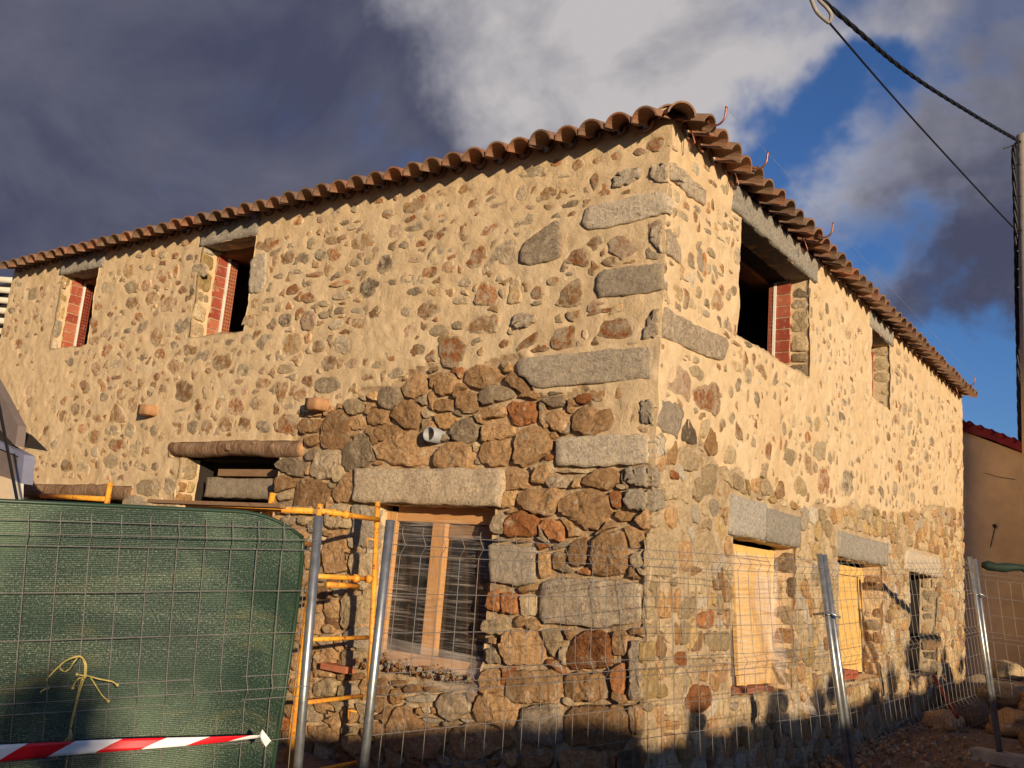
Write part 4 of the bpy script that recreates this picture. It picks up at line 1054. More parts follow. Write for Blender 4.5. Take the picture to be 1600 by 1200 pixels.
QUOIN_ROWS=[
((-29,934,-16,934,-4,934,-2,903,-22,907,-33,917),(0,936,27,939,126,936,122,911,64,907,3,909)),
((-27,818,-23,837,-6,836,-6,795,-20,808),(-7,831,17,832,43,814,49,792,21,792,-3,793)),
((-29,667,-23,695,-14,711,-6,711,-4,674,-11,667),(-4,710,6,713,70,712,157,716,234,723,230,686,161,676,75,671,-4,668)),
((-25,542,-27,575,-13,576,-7,571,-6,542),(-7,576,57,582,82,574,63,531,24,533,-5,539)),
((-166,482,-166,523,-77,529,-11,527,-10,487,-48,483,-101,480),(-14,527,25,525,27,503,-11,492)),
((-48,462,-45,480,-12,482,-10,454,-21,452),(-16,479,3,483,16,469,14,455,-13,454)),
((-47,435,-38,449,-21,451,-10,445,-9,420,-39,422),(-10,450,28,450,36,427,-6,420))]
CODES='brotgdpwyRGD'
def pairs(v): return [(v[i]*.005,v[i+1]*.005) for i in range(0,len(v),2)]
STN=[('LR'[r[0]],CODES[r[1]],'md'[r[2]],pairs(r[3:])) for r in STONE_ROWS]      # front, colour, style, outline
QUO=[(pairs(a),pairs(b)) for a,b in QUOIN_ROWS]
def fill(face,u0,u1,ops,blk,dry):
    "stones between the traced ones: seeds spread by distance, cells cut by nearest seed"
    rg=np.random.RandomState(3 if face=='L' else 4); RES=.02
    us=np.arange(u0,u1,RES); zs=np.arange(-.3,5.0,RES); U,Z=np.meshgrid(us,zs); occ=np.zeros(U.shape,bool)
    def mark(p):
        p=np.array(p); a0,a1=p[:,0].min()-.03,p[:,0].max()+.03; b0,b1=p[:,1].min()-.03,p[:,1].max()+.03
        i0,i1=np.searchsorted(us,a0),np.searchsorted(us,a1); j0,j1=np.searchsorted(zs,b0),np.searchsorted(zs,b1)
        if i1>i0 and j1>j0: occ[j0:j1,i0:i1]|=inpoly(p,U[j0:j1,i0:i1],Z[j0:j1,i0:i1])
    for f,c,s,p in STN:
        if f==face: mark(p)
    for a,b in QUO: mark(a if face=='L' else b)
    for a,b,c,d in ops+blk: mark([(a-.01,c-.01),(b+.01,c-.01),(b+.01,d),(a-.01,d)])
    n=occ.copy(); n[1:]|=occ[:-1]; n[:-1]|=occ[1:]; n[:,1:]|=occ[:,:-1]; n[:,:-1]|=occ[:,1:]; occ=n
    D_=np.zeros(U.shape,bool)
    for p in dry: D_|=inpoly(p,U,Z)
    def run(mask,sp,an,keep,shrink,cols,sty,lo):
        free=mask&~occ; cand=np.argwhere(free); rg.shuffle(cand); S=np.zeros((0,2))
        for r,c in cand[:9000]:
            q=np.array((us[c],zs[r])); s_=sp*rg.uniform(.7,1.5)
            if len(S)==0 or (((S[:,0]-q[0])/an)**2+(S[:,1]-q[1])**2).min()>s_*s_: S=np.vstack([S,q])
        fu,fz=U[free],Z[free]; best=np.full(fu.shape,1e9); idx=np.zeros(fu.shape,int)
        for i,(a,b) in enumerate(S):
            d=((fu-a)/an)**2+(fz-b)**2; m=d<best; best[m]=d[m]; idx[m]=i
        for i in range(len(S)):
            if rg.rand()>keep: continue
            m=idx==i
            if m.sum()<lo: continue
            pu,pz=fu[m],fz[m]; cu,cz=pu.mean(),pz.mean(); du,dz=pu-cu,pz-cz; ang=np.arctan2(dz,du); rad=np.hypot(du,dz); pts=[]
            for k in range(10):
                a=-math.pi+2*math.pi*k/10; dd=np.abs((ang-a+math.pi)%(2*math.pi)-math.pi)<math.pi/10
                if dd.sum(): rq=max(.02,np.percentile(rad[dd],90)-shrink)*rg.uniform(.86,1.03); pts.append((cu+rq*math.cos(a),cz+rq*math.sin(a)))
            if len(pts)>=5: STN.append((face,cols[rg.randint(len(cols))],sty,pts))
    if face=='L':
        run(D_,.15,1.25,1,.006,'bbtbotgrb','d',8); run(~D_&(Z<4.74)&(Z>.3),.12,1.15,.62,.026,'bbrbgrtpo','m',12)
    else:
        run(D_,.17,.95,1,.004,'ttyobttbwt','s',10); run(~D_&(Z<4.68),.13,.9,.55,.028,'ttbgwotr','m',14)
fill('L',-9.62,0,OPL,BLKL,DRYL); fill('R',0,10.65,OPR,BLKR,DRYR)
def bed_stones(face,g):
    "the mortar dips under every pointed stone and swells in a rim round it"
    us,zs,U,Z,H,w=g; O=np.zeros(U.shape)
    for f,c,st,p in STN:
        if f!=face or st=='d' : continue
        q=np.array(p); i0,i1=np.searchsorted(us,[q[:,0].min()-.05,q[:,0].max()+.05]); j0,j1=np.searchsorted(zs,[q[:,1].min()-.05,q[:,1].max()+.05])
        if i1>i0 and j1>j0: O[j0:j1,i0:i1]=np.maximum(O[j0:j1,i0:i1],inpoly(q,U[j0:j1,i0:i1],Z[j0:j1,i0:i1]))
    B=O.copy()
    for _ in range(2): B=(B*2+np.roll(B,1,0)+np.roll(B,-1,0)+np.roll(B,1,1)+np.roll(B,-1,1))/6
    H+=(1-w)*(.006*B-.009*O)
gl=wall_grid(-9.62,0,-.5,5.13,STEP,DRYL,.036,11); gr=wall_grid(0,10.65,-.5,5.13,STEP,DRYR,.014,31)
bed_stones('L',gl); bed_stones('R',gr)
cornL=gl[4][:,-1].copy(); cornR=gr[4][:,0].copy()
WL=build_wall('wall',FL,gl,OPL,BLKL,True,M['bed']); WL['label']='long front with the rubble zone, log lintels and a wrapped pine window'
WR=build_wall('wall',FR,gr,OPR,BLKR,False,M['bed2']); WR['label']='sunlit side front with granite lintels'
# stones on the jambs of the openings (u = depth into the wall, v up)
JFR={}
def jamb(name,fr,v0,v1,cols,seed,d=.22,sp=.2):
    JFR[name]=fr; rg=random.Random(seed); v=v0
    while v<v1-.06:
        h=rg.uniform(.10,.26); h=min(h,v1-v); cuts=[0,d] if rg.random()<.6 else [0,rg.uniform(.35,.65)*d,d]
        for a,b in zip(cuts,cuts[1:]):
            p=[(a+.008,v+.01),(b-.006,v+.012),(b-.008,v+h-.012),(a+.01,v+h-.01)]
            p=[(x+rg.uniform(-.008,.008),y+rg.uniform(-.014,.014)) for x,y in p]
            STN.append((name,rg.choice(cols),'s',p))
        v+=h
for i,(a,b,c,d) in enumerate(OPL[:2]): jamb('jl%d'%(i+7),Frame((a,0,0),(0,1,0),(0,0,1),(1,0,0)),c,d,'twtyo',80+i,(.10,.17)[i])
for i,(a,b,c,d) in enumerate(OPL[2:]): jamb('jl%d'%i,Frame((a,.235,0),(0,-1,0),(0,0,1),(1,0,0)) if 0 else Frame((a,.0,0),(0,1,0),(0,0,1),(1,0,0)),max(c,.1),d,'yottgwo' if i==0 else 'twobt',50+i)
for i,(a,b,c,d) in enumerate(OPR): jamb('jr%d'%i,Frame((0,b,0),(-1,0,0),(0,0,1),(0,-1,0)),c,d,'bbtgdt' if i>1 else 'tgtt',60+i,.19 if i==0 else .22)
def set_attr(o,nm,v): o.data.attributes.new(nm,'FLOAT','POINT').data.foreach_set('value',v)
CAM=Vector((3.079,-5.954,1.6))
def frame_of(f): return FL if f=='L' else FR if f=='R' else JFR[f]
items=[]
for i,(f,c,s,p) in enumerate(STN):
    fr=frame_of(f); st='G' if c in 'GD' else ('s' if (s=='d' and f=='R') else s)
    A=abs(area(p)); cen=fr(sum(q[0] for q in p)/len(p),sum(q[1] for q in p)/len(p)); dv=cen-CAM
    items.append((A*abs(dv.normalized().dot(fr.n))/dv.length_squared,i,f,c,st,p,cen))
items.sort(key=lambda t:-t[0])
cnt=0; rest=MB(); shade=[]; rims=[]; MK=[k+x for k in CODES for x in 'md']; SL={k:i for i,k in enumerate(MK)}
for sc_,i,f,c,st,p,cen in items:
    vs,fs,rim=stone_mesh(frame_of(f),p,st,1000+i); mk=c+('m' if st=='m' else 'd')
    if c in 'GD': name='granite_block'
    elif cnt<300: name='stone'; cnt+=1
    else:
        rest.add(vs,fs,SL[mk]); shade+= [rnd.random()]*len(vs); rims+=rim; continue
    par=WL if (f=='L' or f.startswith('jl')) else WR
    o=link_mesh(name,[v-cen for v in vs],fs,M[mk],par,st=='G'); o.location=cen; set_attr(o,'rim',rim)
o=rest.build('small_stones',None,HOUSE,False,[M[k] for k in MK]); o['kind']='stuff'
set_attr(o,'shade',shade); set_attr(o,'rim',rims)
# corner stones reach round both fronts: one block each
for k,(a,b) in enumerate(QUO):
    va,fa,ra_=stone_mesh(FL,[(min(x,-.004),z) for x,z in a],'G',500+k); vb,fb,rb_=stone_mesh(FR,[(max(x,.004),z) for x,z in b],'G',600+k)
    q=MB(); q.add(va,fa); q.add(vb,fb); o=q.build('corner_block',M['Dm' if k in (0,1,2) else 'Gm'],WL,True); set_attr(o,'rim',ra_+rb_)
# lintels
def block(name,a,b,mat,parent,seed,amp=.012,div=.05,label=None):
    "rough-hewn block between corners a and b"
    (x0,y0,z0),(x1,y1,z1)=a,b; bm=bmesh.new(); n=[max(1,int(round(abs(q-p)/div))) for p,q in zip(a,b)]
    vid={}
    def V(i,j,k):
        if (i,j,k) not in vid:
            p=Vector((x0+(x1-x0)*i/n[0],y0+(y1-y0)*j/n[1],z0+(z1-z0)*k/n[2])); q=p*9+Vector((seed,0,0))
            e=sum((i in (0,n[0]),j in (0,n[1]),k in (0,n[2])))
            c=(Vector(a)+Vector(b))/2; dd=Vector((noise.noise(q),noise.noise(q+Vector((7,3,1))),noise.noise(q+Vector((1,9,4)))))*amp
            if e>=2: dd+=(c-p).normalized()*amp*.8
            vid[(i,j,k)]=bm.verts.new(p+dd)
        return vid[(i,j,k)]
    for i in range(n[0]):
        for j in range(n[1]):
            bm.faces.new((V(i,j,0),V(i,j+1,0),V(i+1,j+1,0),V(i+1,j,0))); bm.faces.new((V(i,j,n[2]),V(i+1,j,n[2]),V(i+1,j+1,n[2]),V(i,j+1,n[2])))
    for i in range(n[0]):
        for k in range(n[2]):
            bm.faces.new((V(i,0,k),V(i+1,0,k),V(i+1,0,k+1),V(i,0,k+1))); bm.faces.new((V(i,n[1],k),V(i,n[1],k+1),V(i+1,n[1],k+1),V(i+1,n[1],k)))
    for j in range(n[1]):
        for k in range(n[2]):
            bm.faces.new((V(0,j,k),V(0,j,k+1),V(0,j+1,k+1),V(0,j+1,k))); bm.faces.new((V(n[0],j,k),V(n[0],j+1,k),V(n[0],j+1,k+1),V(n[0],j,k+1)))
    me=bpy.data.meshes.new(name); bm.to_mesh(me); bm.free(); me.materials.append(mat); me.polygons.foreach_set('use_smooth',[True]*len(me.polygons))
    o=bpy.data.objects.new(name,me); COL.objects.link(o); o.parent=parent
    if label: o['label']=label
    return o
block('lintel',(-8.42,-.018,4.79),(-7.44,.24,5.005),M['L'],HOUSE,1); block('lintel',(-5.61,-.018,4.785),(-4.63,.24,5.01),M['L'],HOUSE,2)
block('lintel',(-2.86,-.055,2.09),(-1.27,.20,2.385),M['W'],HOUSE,3,.018,label='long warm granite lintel over the wrapped pine window')
block('lintel',(-5.2,.19,2.11),(-3.95,.40,2.31),M['Gd'],HOUSE,4,.012)
block('lintel',(-.24,1.14,4.735),(.02,3.32,4.965),M['L'],HOUSE,5); block('lintel',(-.24,5.23,4.79),(.02,6.31,4.99),M['L'],HOUSE,6)
block('lintel',(-.22,1.36,2.05),(.022,2.12,2.37),M['L'],HOUSE,7); block('lintel',(-.22,2.14,2.05),(.02,2.99,2.34),M['L'],HOUSE,8)
block('lintel',(-.22,4.18,2.045),(.02,6.06,2.31),M['L'],HOUSE,9); block('lintel',(-.22,6.97,2.04),(.02,8.9,2.31),M['Gd'],HOUSE,10)
# log lintels
def log(name,x0,x1,z0,z1,r,seed,knots):
    n=46; seg=22; vs=[]; fs=[]; rg=random.Random(seed)
    for i in range(n+1):
        t=i/n; x=x0+(x1-x0)*t; zc=z0+(z1-z0)*t+.012*math.sin(t*9+seed); 
        for k in range(seg):
            a=2*math.pi*k/seg; rr=r*(1+.10*noise.noise(Vector((x*5,math.cos(a)*1.3,math.sin(a)*1.3+seed)))+.05*noise.noise(Vector((x*22,math.cos(a)*3,math.sin(a)*3+seed))))
            for kx,ka,kr in knots:
                d2=((x-kx)/kr)**2+(((a-ka+math.pi)%(2*math.pi)-math.pi)*r/kr)**2; rr+=.022*math.exp(-d2*1.6)
            rr*=(.86 if i in (0,n) else 1)
            vs.append((x,.062-rr*math.cos(a),zc+rr*math.sin(a)))
    for i in range(n):
        for k in range(seg): k2=(k+1)%seg; fs.append((i*seg+k,(i+1)*seg+k,(i+1)*seg+k2,i*seg+k2))
    mi=[0]*len(fs); fs+= [tuple(range(seg)),tuple(n*seg+k for k in range(seg))[::-1]]; mi+=[1,1]
    o=link_mesh(name,vs,fs,None,HOUSE,True,[M['log'],M['logend']],mi)
    for kx,ka,kr in knots:
        t=(kx-x0)/(x1-x0); zc=z0+(z1-z0)*t; rr=r*1.0+.022; c=Vector((kx,.062-rr*math.cos(ka),zc+rr*math.sin(ka))); nn=Vector((0,-math.cos(ka),math.sin(ka))); m_=MB()
        m_.tube([c-nn*.03,c-nn*.004],[kr*.70,kr*.60],12); m_.build('knot',M['log'],o)
    return o
log('log_lintel',-5.62,-3.62,2.595,2.575,.084,3,[(-4.25,.55,.045),(-3.98,.1,.04),(-4.62,.0,.05)])
log('log_lintel',-8.42,-6.14,2.115,2.115,.090,8,[(-7.6,.2,.05),(-6.7,.5,.05),(-8.0,.1,.06)])
# ceiling boards seen behind the upper lintels
mb=MB(); mb.box((-.60,1.3,4.70),(-.43,3.25,4.85)); mb.build('soffit_board',M['plank'],HOUSE)
mb=MB(); mb.box((-.425,1.3,4.745),(-.25,3.25,4.85)); mb.build('soffit_board',M['plank'],HOUSE)
mb=MB(); mb.box((-5.55,.25,4.74),(-4.66,.6,4.85)); mb.build('soffit_board',M['plank'],HOUSE)
mb=MB(); mb.box((-8.33,.25,4.75),(-7.53,.6,4.85)); mb.build('soffit_board',M['plank'],HOUSE)
# brick jambs of the upper windows
def brick_obj(parent,c,ax,ay,az):
    key='b%.3f%.3f%.3f'%(Vector(ax).length,Vector(ay).length,Vector(az).length)+str(round(ax[0],3))
    if key not in BM:
        q=MB(); q.obox((0,0,0),ax,ay,az); m_=bpy.data.meshes.new('brick'); m_.from_pydata(q.v,[],q.f); m_.materials.append(M['brick']); BM[key]=m_
    o=bpy.data.objects.new('brick',BM[key]); COL.objects.link(o); o.parent=parent; o.location=Vector(c)-parent_origin(parent); o.rotation_euler=(rnd.uniform(-.012,.012),rnd.uniform(-.012,.012),rnd.uniform(-.012,.012)); return o
BM={}
def bjamb(fr,v0,v1,d0,d1,h=.108,bead=True,hw=.09):
    "fr: u = depth into the wall, n = out of the jamb"
    q=MB(); 
    def bx(a,b,c,d,e,f_): p,r_=fr(a,c,e),fr(b,d,f_); q.box(tuple(map(min,p,r_)),tuple(map(max,p,r_)))
    bx(d0,d1+.002,v0,v1,-.08,.028); base=q.build('bedding',M['bed2'],HOUSE); q=MB(); bx(d1+.003,d1+.03+hw,v0,v1,-.08,.012); q.build('hollow_brick_end',M['brick'],HOUSE)
    v=v0+.02
    while v<v1-.05:
        hh=min(h,v1-v-.01); c=fr((d0+d1)/2,v+hh/2,.004); brick_obj(HOUSE,c,fr.u*(d1-d0)/2,fr.v*(hh/2),fr.n*.03); v+=h+.012
    if bead:
        q=MB(); p,r_=fr(d1+.003,v0,.0),fr(d1+.026,v1-.02,.055); q.box(tuple(map(min,p,r_)),tuple(map(max,p,r_)),0,.002); q.build('lime_bead',M['lime'],HOUSE)
        # open ends of the hollow bricks
        q=MB(); v=v0+.01
        for s_ in (.03,.03+hw/3,.03+hw*2/3,.03+hw):
            p,r_=fr(d1+s_,v0,.02),fr(d1+s_+.006,v1-.05,.05); q.box(tuple(map(min,p,r_)),tuple(map(max,p,r_)))
        while v<v1-.06:
            p,r_=fr(d1+.03,v,.018),fr(d1+.03+hw,v+.007,.051); q.box(tuple(map(min,p,r_)),tuple(map(max,p,r_))); v+=.04
        q.build('hollow_brick_end',M['brick'],HOUSE)
FJ=lambda x:Frame((x,0,0),(0,1,0),(0,0,1),(1,0,0))
bjamb(FJ(-5.55),3.78,4.78,.20,.32); bjamb(FJ(-8.33),3.84,4.79,.12,.26); bjamb(Frame((0,3.15,0),(-1,0,0),(0,0,1),(0,-1,0)),3.73,4.73,.19,.33,hw=.04)
bjamb(Frame((0,6.20,0),(-1,0,0),(0,0,1),(0,-1,0)),3.98,4.75,.20,.28,bead=False)

# ---- roof
ROOF=empty('roof',(0,0,0)); ROOF.parent=HOUSE
def shell(name,r0,r1,L,th,up,seg=10):
    "curved clay tile along +X (up the slope), axis at z=0; up=1 cover, -1 channel"
    vs=[];fs=[]
    for x,r in ((0,r0),(L,r1)):
        for rr in (r,r-th):
            for k in range(seg+1):
                a=math.pi*(.04+.92*k/seg); vs.append((x,rr*math.cos(a),up*(rr*math.sin(a)*.98)))
    n=seg+1
    for k in range(seg):
        fs+= [(k,k+1,2*n+k+1,2*n+k),(n+k,3*n+k,3*n+k+1,n+k+1),(k,n+k,n+k+1,k+1),(2*n+k,2*n+k+1,3*n+k+1,3*n+k)]
    fs+= [(0,2*n,3*n,n),(seg,n+seg,3*n+seg,2*n+seg)]
    m_=bpy.data.meshes.new(name); m_.from_pydata(vs,[],fs); m_.materials.append(M['tile']); m_.update()
    bm=bmesh.new(); bm.from_mesh(m_); bmesh.ops.recalc_face_normals(bm,faces=bm.faces); bm.to_mesh(m_); bm.free()
    return m_
cov_=shell('cover_tile',.112,.090,.46,.014,1); chn_=shell('channel_tile',.080,.094,.46,.013,-1)
SLP=R(17)
def tile_at(me,o,d,z,jit,name):
    jit*=1.4
    ob=bpy.data.objects.new(name,me); COL.objects.link(ob); ob.parent=ROOF
    yaw=math.atan2(d[1],d[0])+rnd.uniform(-jit,jit); ob.rotation_euler=(rnd.uniform(-.05,.05),-SLP+rnd.uniform(-.02,.02),yaw)
    ob.location=(o[0]+rnd.uniform(-.008,.008)-d[0]*rnd.uniform(0,.02),o[1]+rnd.uniform(-.006,.006)-d[1]*rnd.uniform(0,.02),z+rnd.uniform(-.006,.006))
rows=MB()
def row_stuff(me,o,d,z):
    mt=Matrix.Translation((o[0],o[1],z))@mathutils.Euler((rnd.uniform(-.04,.04),-SLP,math.atan2(d[1],d[0])+rnd.uniform(-.03,.03))).to_matrix().to_4x4()
    rows.add([mt@v.co for v in me.vertices],[tuple(p.vertices) for p in me.polygons])
ZE=4.925
for k in range(42):
    x=-.11-k*.2255
    tile_at(cov_,(x,-.23),(0,1),ZE,.05,'cover_tile'); tile_at(chn_,(x-.113,-.035),(0,1),ZE+.105,.03,'channel_tile')
    for r_ in (1,2,3):
        if x<-.2*r_: row_stuff(cov_,(x,-.23+.36*r_),(0,1),ZE+.36*r_*math.tan(SLP)+.012); row_stuff(chn_,(x-.113,-.215+.36*r_),(0,1),ZE+.052+.36*r_*math.tan(SLP))
for k in range(42):
    y=.10+k*.25
    tile_at(cov_,(.23,y),(-1,0),ZE,.05,'cover_tile'); tile_at(chn_,(.035,y+.125),(-1,0),ZE+.105,.03,'channel_tile')
    for r_ in (1,2,3):
        if y>.2*r_: row_stuff(cov_,(.23-.36*r_,y),(-1,0),ZE+.36*r_*math.tan(SLP)+.012); row_stuff(chn_,(.215-.36*r_,y+.125),(-1,0),ZE+.052+.36*r_*math.tan(SLP))
for k in range(6):
    s_=.30*k/math.sqrt(2)*1.2; 
    if k<1: tile_at(cov_,(.145,-.145),(-.707,.707),ZE+.02,.02,'hip_tile')
    else: row_stuff(cov_,(.20-s_,-.20+s_),(-.707,.707),ZE+.06+s_*math.tan(SLP))
o=rows.build('upper_tiles',M['tile'],ROOF); o['kind']='stuff'
zt=5.01; ap=zt+5.0*math.tan(SLP); v_=[(-.05,.05,zt),(-9.6,.05,zt),(-9.6,10.6,zt),(-.05,10.6,zt),(-4.8,4.8,ap),(-4.8,5.9,ap)]
link_mesh('roof_deck',v_,[(0,4,1),(1,4,5,2),(2,5,3),(3,5,4,0),(0,1,2,3)],M['plank'],ROOF)
# small steel bar left sticking up over the eave
mb=MB(); mb.tube([(-3.86,-.05,5.03),(-3.95,-.02,5.17)],.012,6); mb.build('steel_bar',M['galv'],ROOF)
# copper gutter brackets
for y in (.13,.97,2.67,9.62):
    mb=MB(); pts=[(.02,y,5.075),(.21,y,5.02)]
    for k in range(11):
        a=math.pi*(1.0+ k/10*.95); pts.append((.292+.072*math.cos(a),y,5.035+.072*math.sin(a)))
    pts+=[(.366,y,5.070),(.372,y,5.088),(.362,y,5.096)]
    mb.tube(pts,.008,6); mb.tube([(.03,y,5.05),(.10,y,4.95),(.13,y,4.86),(.10,y,4.83),(.06,y,4.90)],.005,5)
    mb.build('gutter_bracket',M['copper'],HOUSE,True)
# grey drain pipe and two cut beam ends
mb=MB(); seg=20; c=Vector((-2.0,0,2.655))
for k in range(seg):
    a,b=2*math.pi*k/seg,2*math.pi*(k+1)/seg
    P_=lambda t,r,y:(c.x+r*math.cos(t),y,c.z+r*math.sin(t))
    mb.add([P_(a,.062,-.105),P_(b,.062,-.105),P_(b,.062,.06),P_(a,.062,.06),P_(a,.054,-.105),P_(b,.054,-.105),P_(b,.054,.06),P_(a,.054,.06)],[(0,1,2,3)[::-1],(4,5,6,7),(0,4,5,1)[::-1]])
mb.build('drain_pipe',M['pvc'],HOUSE,True)
for x,z in ((-5.99,2.985),(-3.40,2.955)): block('beam_end',(x-.085,-.135,z-.055),(x+.085,.1,z+.055),M['logend'],HOUSE,x,.006,.06)

# ------------------------------------------------------------------ windows and doors of the house (parts of it)
def glass_mat():
    m,t,b=principled('window_glass',(.02,.018,.016),.06,spec=.6); return m
M['glass']=glass_mat()
def film_mat(lo=.03):
    m=bpy.data.materials.new('stretch_film'); m.use_nodes=True; t=m.node_tree; t.nodes.clear()
    o=N(t,'ShaderNodeOutputMaterial'); tr=N(t,'ShaderNodeBsdfTransparent'); gl_=N(t,'ShaderNodeBsdfPrincipled'); gl_.inputs['Base Color'].default_value=(.75,.66,.58,1); gl_.inputs['Roughness'].default_value=.25
    uv=N(t,'ShaderNodeUVMap'); mp_=N(t,'ShaderNodeMapping'); wire(t,uv.outputs[0],mp_.inputs[0]); mp_.inputs['Scale'].default_value=(1.0,26,1); mp_.inputs['Rotation'].default_value=(0,0,.10)
    a=tnoise(t,2.2,6,.75,mp_.outputs[0],.8); c=tnoise(t,2.3,3,.5,uv.outputs[0])
    f=fmath('MULTIPLY',ramp(t,a,[(.44 if lo>.1 else .50,(lo,lo,lo)),(.74,(.75,.75,.75))]),ramp(t,c,[(.3,(.25+lo,)*3),(.65,(1,1,1))]),t)
    ms=N(t,'ShaderNodeMixShader'); wire(t,f,ms.inputs[0]); wire(t,tr.outputs[0],ms.inputs[1]); wire(t,gl_.outputs[0],ms.inputs[2]); wire(t,ms.outputs[0],o.inputs[0]); return m
M['film']=film_mat(); M['film2']=film_mat(.20)
def sheet(name,f,nu,nv,mat,parent,thick=0):
    vs=[];fs=[]
    for j in range(nv+1):
        for i in range(nu+1): vs.append(tuple(Vector(f(i/nu,j/nv))-parent_origin(parent)))
    w=nu+1
    for j in range(nv):
        for i in range(nu): fs.append((j*w+i,j*w+i+1,(j+1)*w+i+1,(j+1)*w+i))
    o=link_mesh(name,vs,fs,mat,parent,True); uv=o.data.uv_layers.new(name='UVMap')
    for l in o.data.loops:
        k=l.vertex_index; uv.data[l.index].uv=((k%w)/nu,(k//w)/nv)
    if thick: md=o.modifiers.new('thickness','SOLIDIFY'); md.thickness=thick
    return o
WIN=empty('window',(-2.0,.22,.75)); WIN.parent=HOUSE; WIN['label']='pine window wrapped in clear stretch film'
def bar(name,a,b,mat,par,bev=.004):
    q=MB(); q.box(a,b); o=q.build(name,mat,par); md=o.modifiers.new('b','BEVEL'); md.width=bev; md.segments=2; return o
bar('frame',(-2.66,.17,.78),(-2.50,.26,2.04),M['wood'],WIN); bar('frame',(-1.42,.17,.78),(-1.32,.26,2.04),M['wood'],WIN)
bar('frame',(-2.495,.175,1.96),(-1.425,.255,2.10),M['wood_h'],WIN); bar('frame',(-2.495,.175,.78),(-1.425,.255,.90),M['wood_h'],WIN)
bar('sash_stile',(-2.08,.15,.905),(-1.94,.245,1.955),M['wood'],WIN)
bar('pane',(-2.495,.205,.905),(-2.085,.213,1.955),M['glass'],WIN,.001); bar('pane',(-1.935,.205,.905),(-1.425,.213,1.955),M['glass'],WIN,.001)
bar('inner_rail',(-1.93,.19,1.84),(-1.43,.203,1.95),M['oldwood'],WIN,.002)
def filmf(s,t):
    x=-2.66+s*1.34; z=.80+t*1.18; y=.135+.012*math.sin(s*23+t*5)+.01*noise.noise(Vector((s*6,t*9,1)))
    if t<.25: k=(.25-t)/.25; y-=k*(.05+.10*s); z-=k*.03*s; x+=.03*math.sin(t*30)*k
    return (x,y,z)
sheet('plastic_film',filmf,40,40,M['film'],WIN)
sheet('plastic_film',lambda s,t:(-2.55+s*1.2,.11-.16*t*s+.012*math.sin(s*17),.95-.18*t-.12*s*t+.22*(1-s)*(1-t)*.3),24,8,M['film2'],WIN)
def pinewin(y0,y1,z0,z1,d,ratio,label):
    W=empty('window',(-d,(y0+y1)/2,z0)); W.parent=HOUSE; W['label']=label; ys=y0+.01; ye=y0+(y1-y0)*ratio
    bar('frame',(-d-.05,ys,z0+.01),(-d+.03,ys+.07,z1-.02),M['woody'],W); bar('frame',(-d-.05,y1-.09,z0+.01),(-d+.03,y1-.01,z1-.02),M['woody'],W)
    bar('frame',(-d-.05,ys+.075,z1-.13),(-d+.028,y1-.095,z1-.025),M['woody'],W); bar('frame',(-d-.05,ys+.075,z0+.01),(-d+.028,y1-.095,z0+.10),M['woody'],W)
    n=4; w=(y1-.095-ys-.075)/n
    for k in range(n): bar('board',(-d-.03,ys+.077+k*w,z0+.105),(-d+.008+.006*(k%2),ys+.073+(k+1)*w,z1-.135),M['woody'],W)
    return W
W1=pinewin(1.49,2.93,.80,2.03,.24,.8,'yellow pine window with loose film blowing out')
W2=pinewin(4.27,5.93,.80,2.02,.26,.8,'yellow pine window in the middle of the side front')
bar('threshold',(-.50,7.25,1.95),(-.40,8.7,2.03),M['oldwood'],HOUSE)
sheet('plastic_film',lambda s,t:(-.20+.22*(1-t)*(1-t)+.05*math.sin(s*9+t*4)+.02*s,2.40+.50*s+(1-t)**2*.55+.03*math.sin(t*14),.62+t*1.15-.10*(1-t)*s),16,22,M['film2'],W1)
sheet('plastic_film',lambda s,t:(-.16+.03*math.sin(s*12+t*3),1.52+1.3*s,.84+t*1.1),24,20,M['film2'],W1)
# boarded doorways under the log lintels
bar('door_frame',(-4.42,.30,0.0),(-3.94,.36,1.99),M['wood'],HOUSE); bar('door_frame',(-7.9,.30,0.0),(-6.6,.36,1.75),M['oldwood'],HOUSE)
bar('timber_prop',(-5.05,.22,2.33),(-3.95,.40,2.40),M['oldwood'],HOUSE)
# window sills of loose brick, with rubble
def lumps(mb,n,fx,smin,smax,seed):
    rg=random.Random(seed)
    for _ in range(n):
        c=Vector(fx(rg)); s=rg.uniform(smin,smax); ico=[(0,0,1),(.9,0,.2),(.3,.85,.1),(-.75,.5,.2),(-.7,-.6,.1),(.3,-.85,.2),(0,0,-.8)]
        m=mathutils.Euler((rg.uniform(0,6),rg.uniform(0,6),rg.uniform(0,6))).to_matrix()
        vs=[c+m@Vector((a*s*rg.uniform(.7,1.2),b*s*rg.uniform(.6,1.1),z*s*rg.uniform(.5,1))) for a,b,z in ico]
        mb.add(vs,[(0,1,2),(0,2,3),(0,3,4),(0,4,5),(0,5,1),(6,2,1),(6,3,2),(6,4,3),(6,5,4),(6,1,5)],rg.randint(0,2))
q=MB(); lumps(q,260,lambda r:(r.uniform(-2.6,-1.42),r.uniform(-.07,.12),.775+abs(r.gauss(0,.03))),.012,.036,3)
o=q.build('rubble',None,None,False,[M['wd'],M['od'],M['Rd']]); tag(o,'broken mortar and brick rubble heaped on the sill of the wrapped window','rubble',kind='stuff')
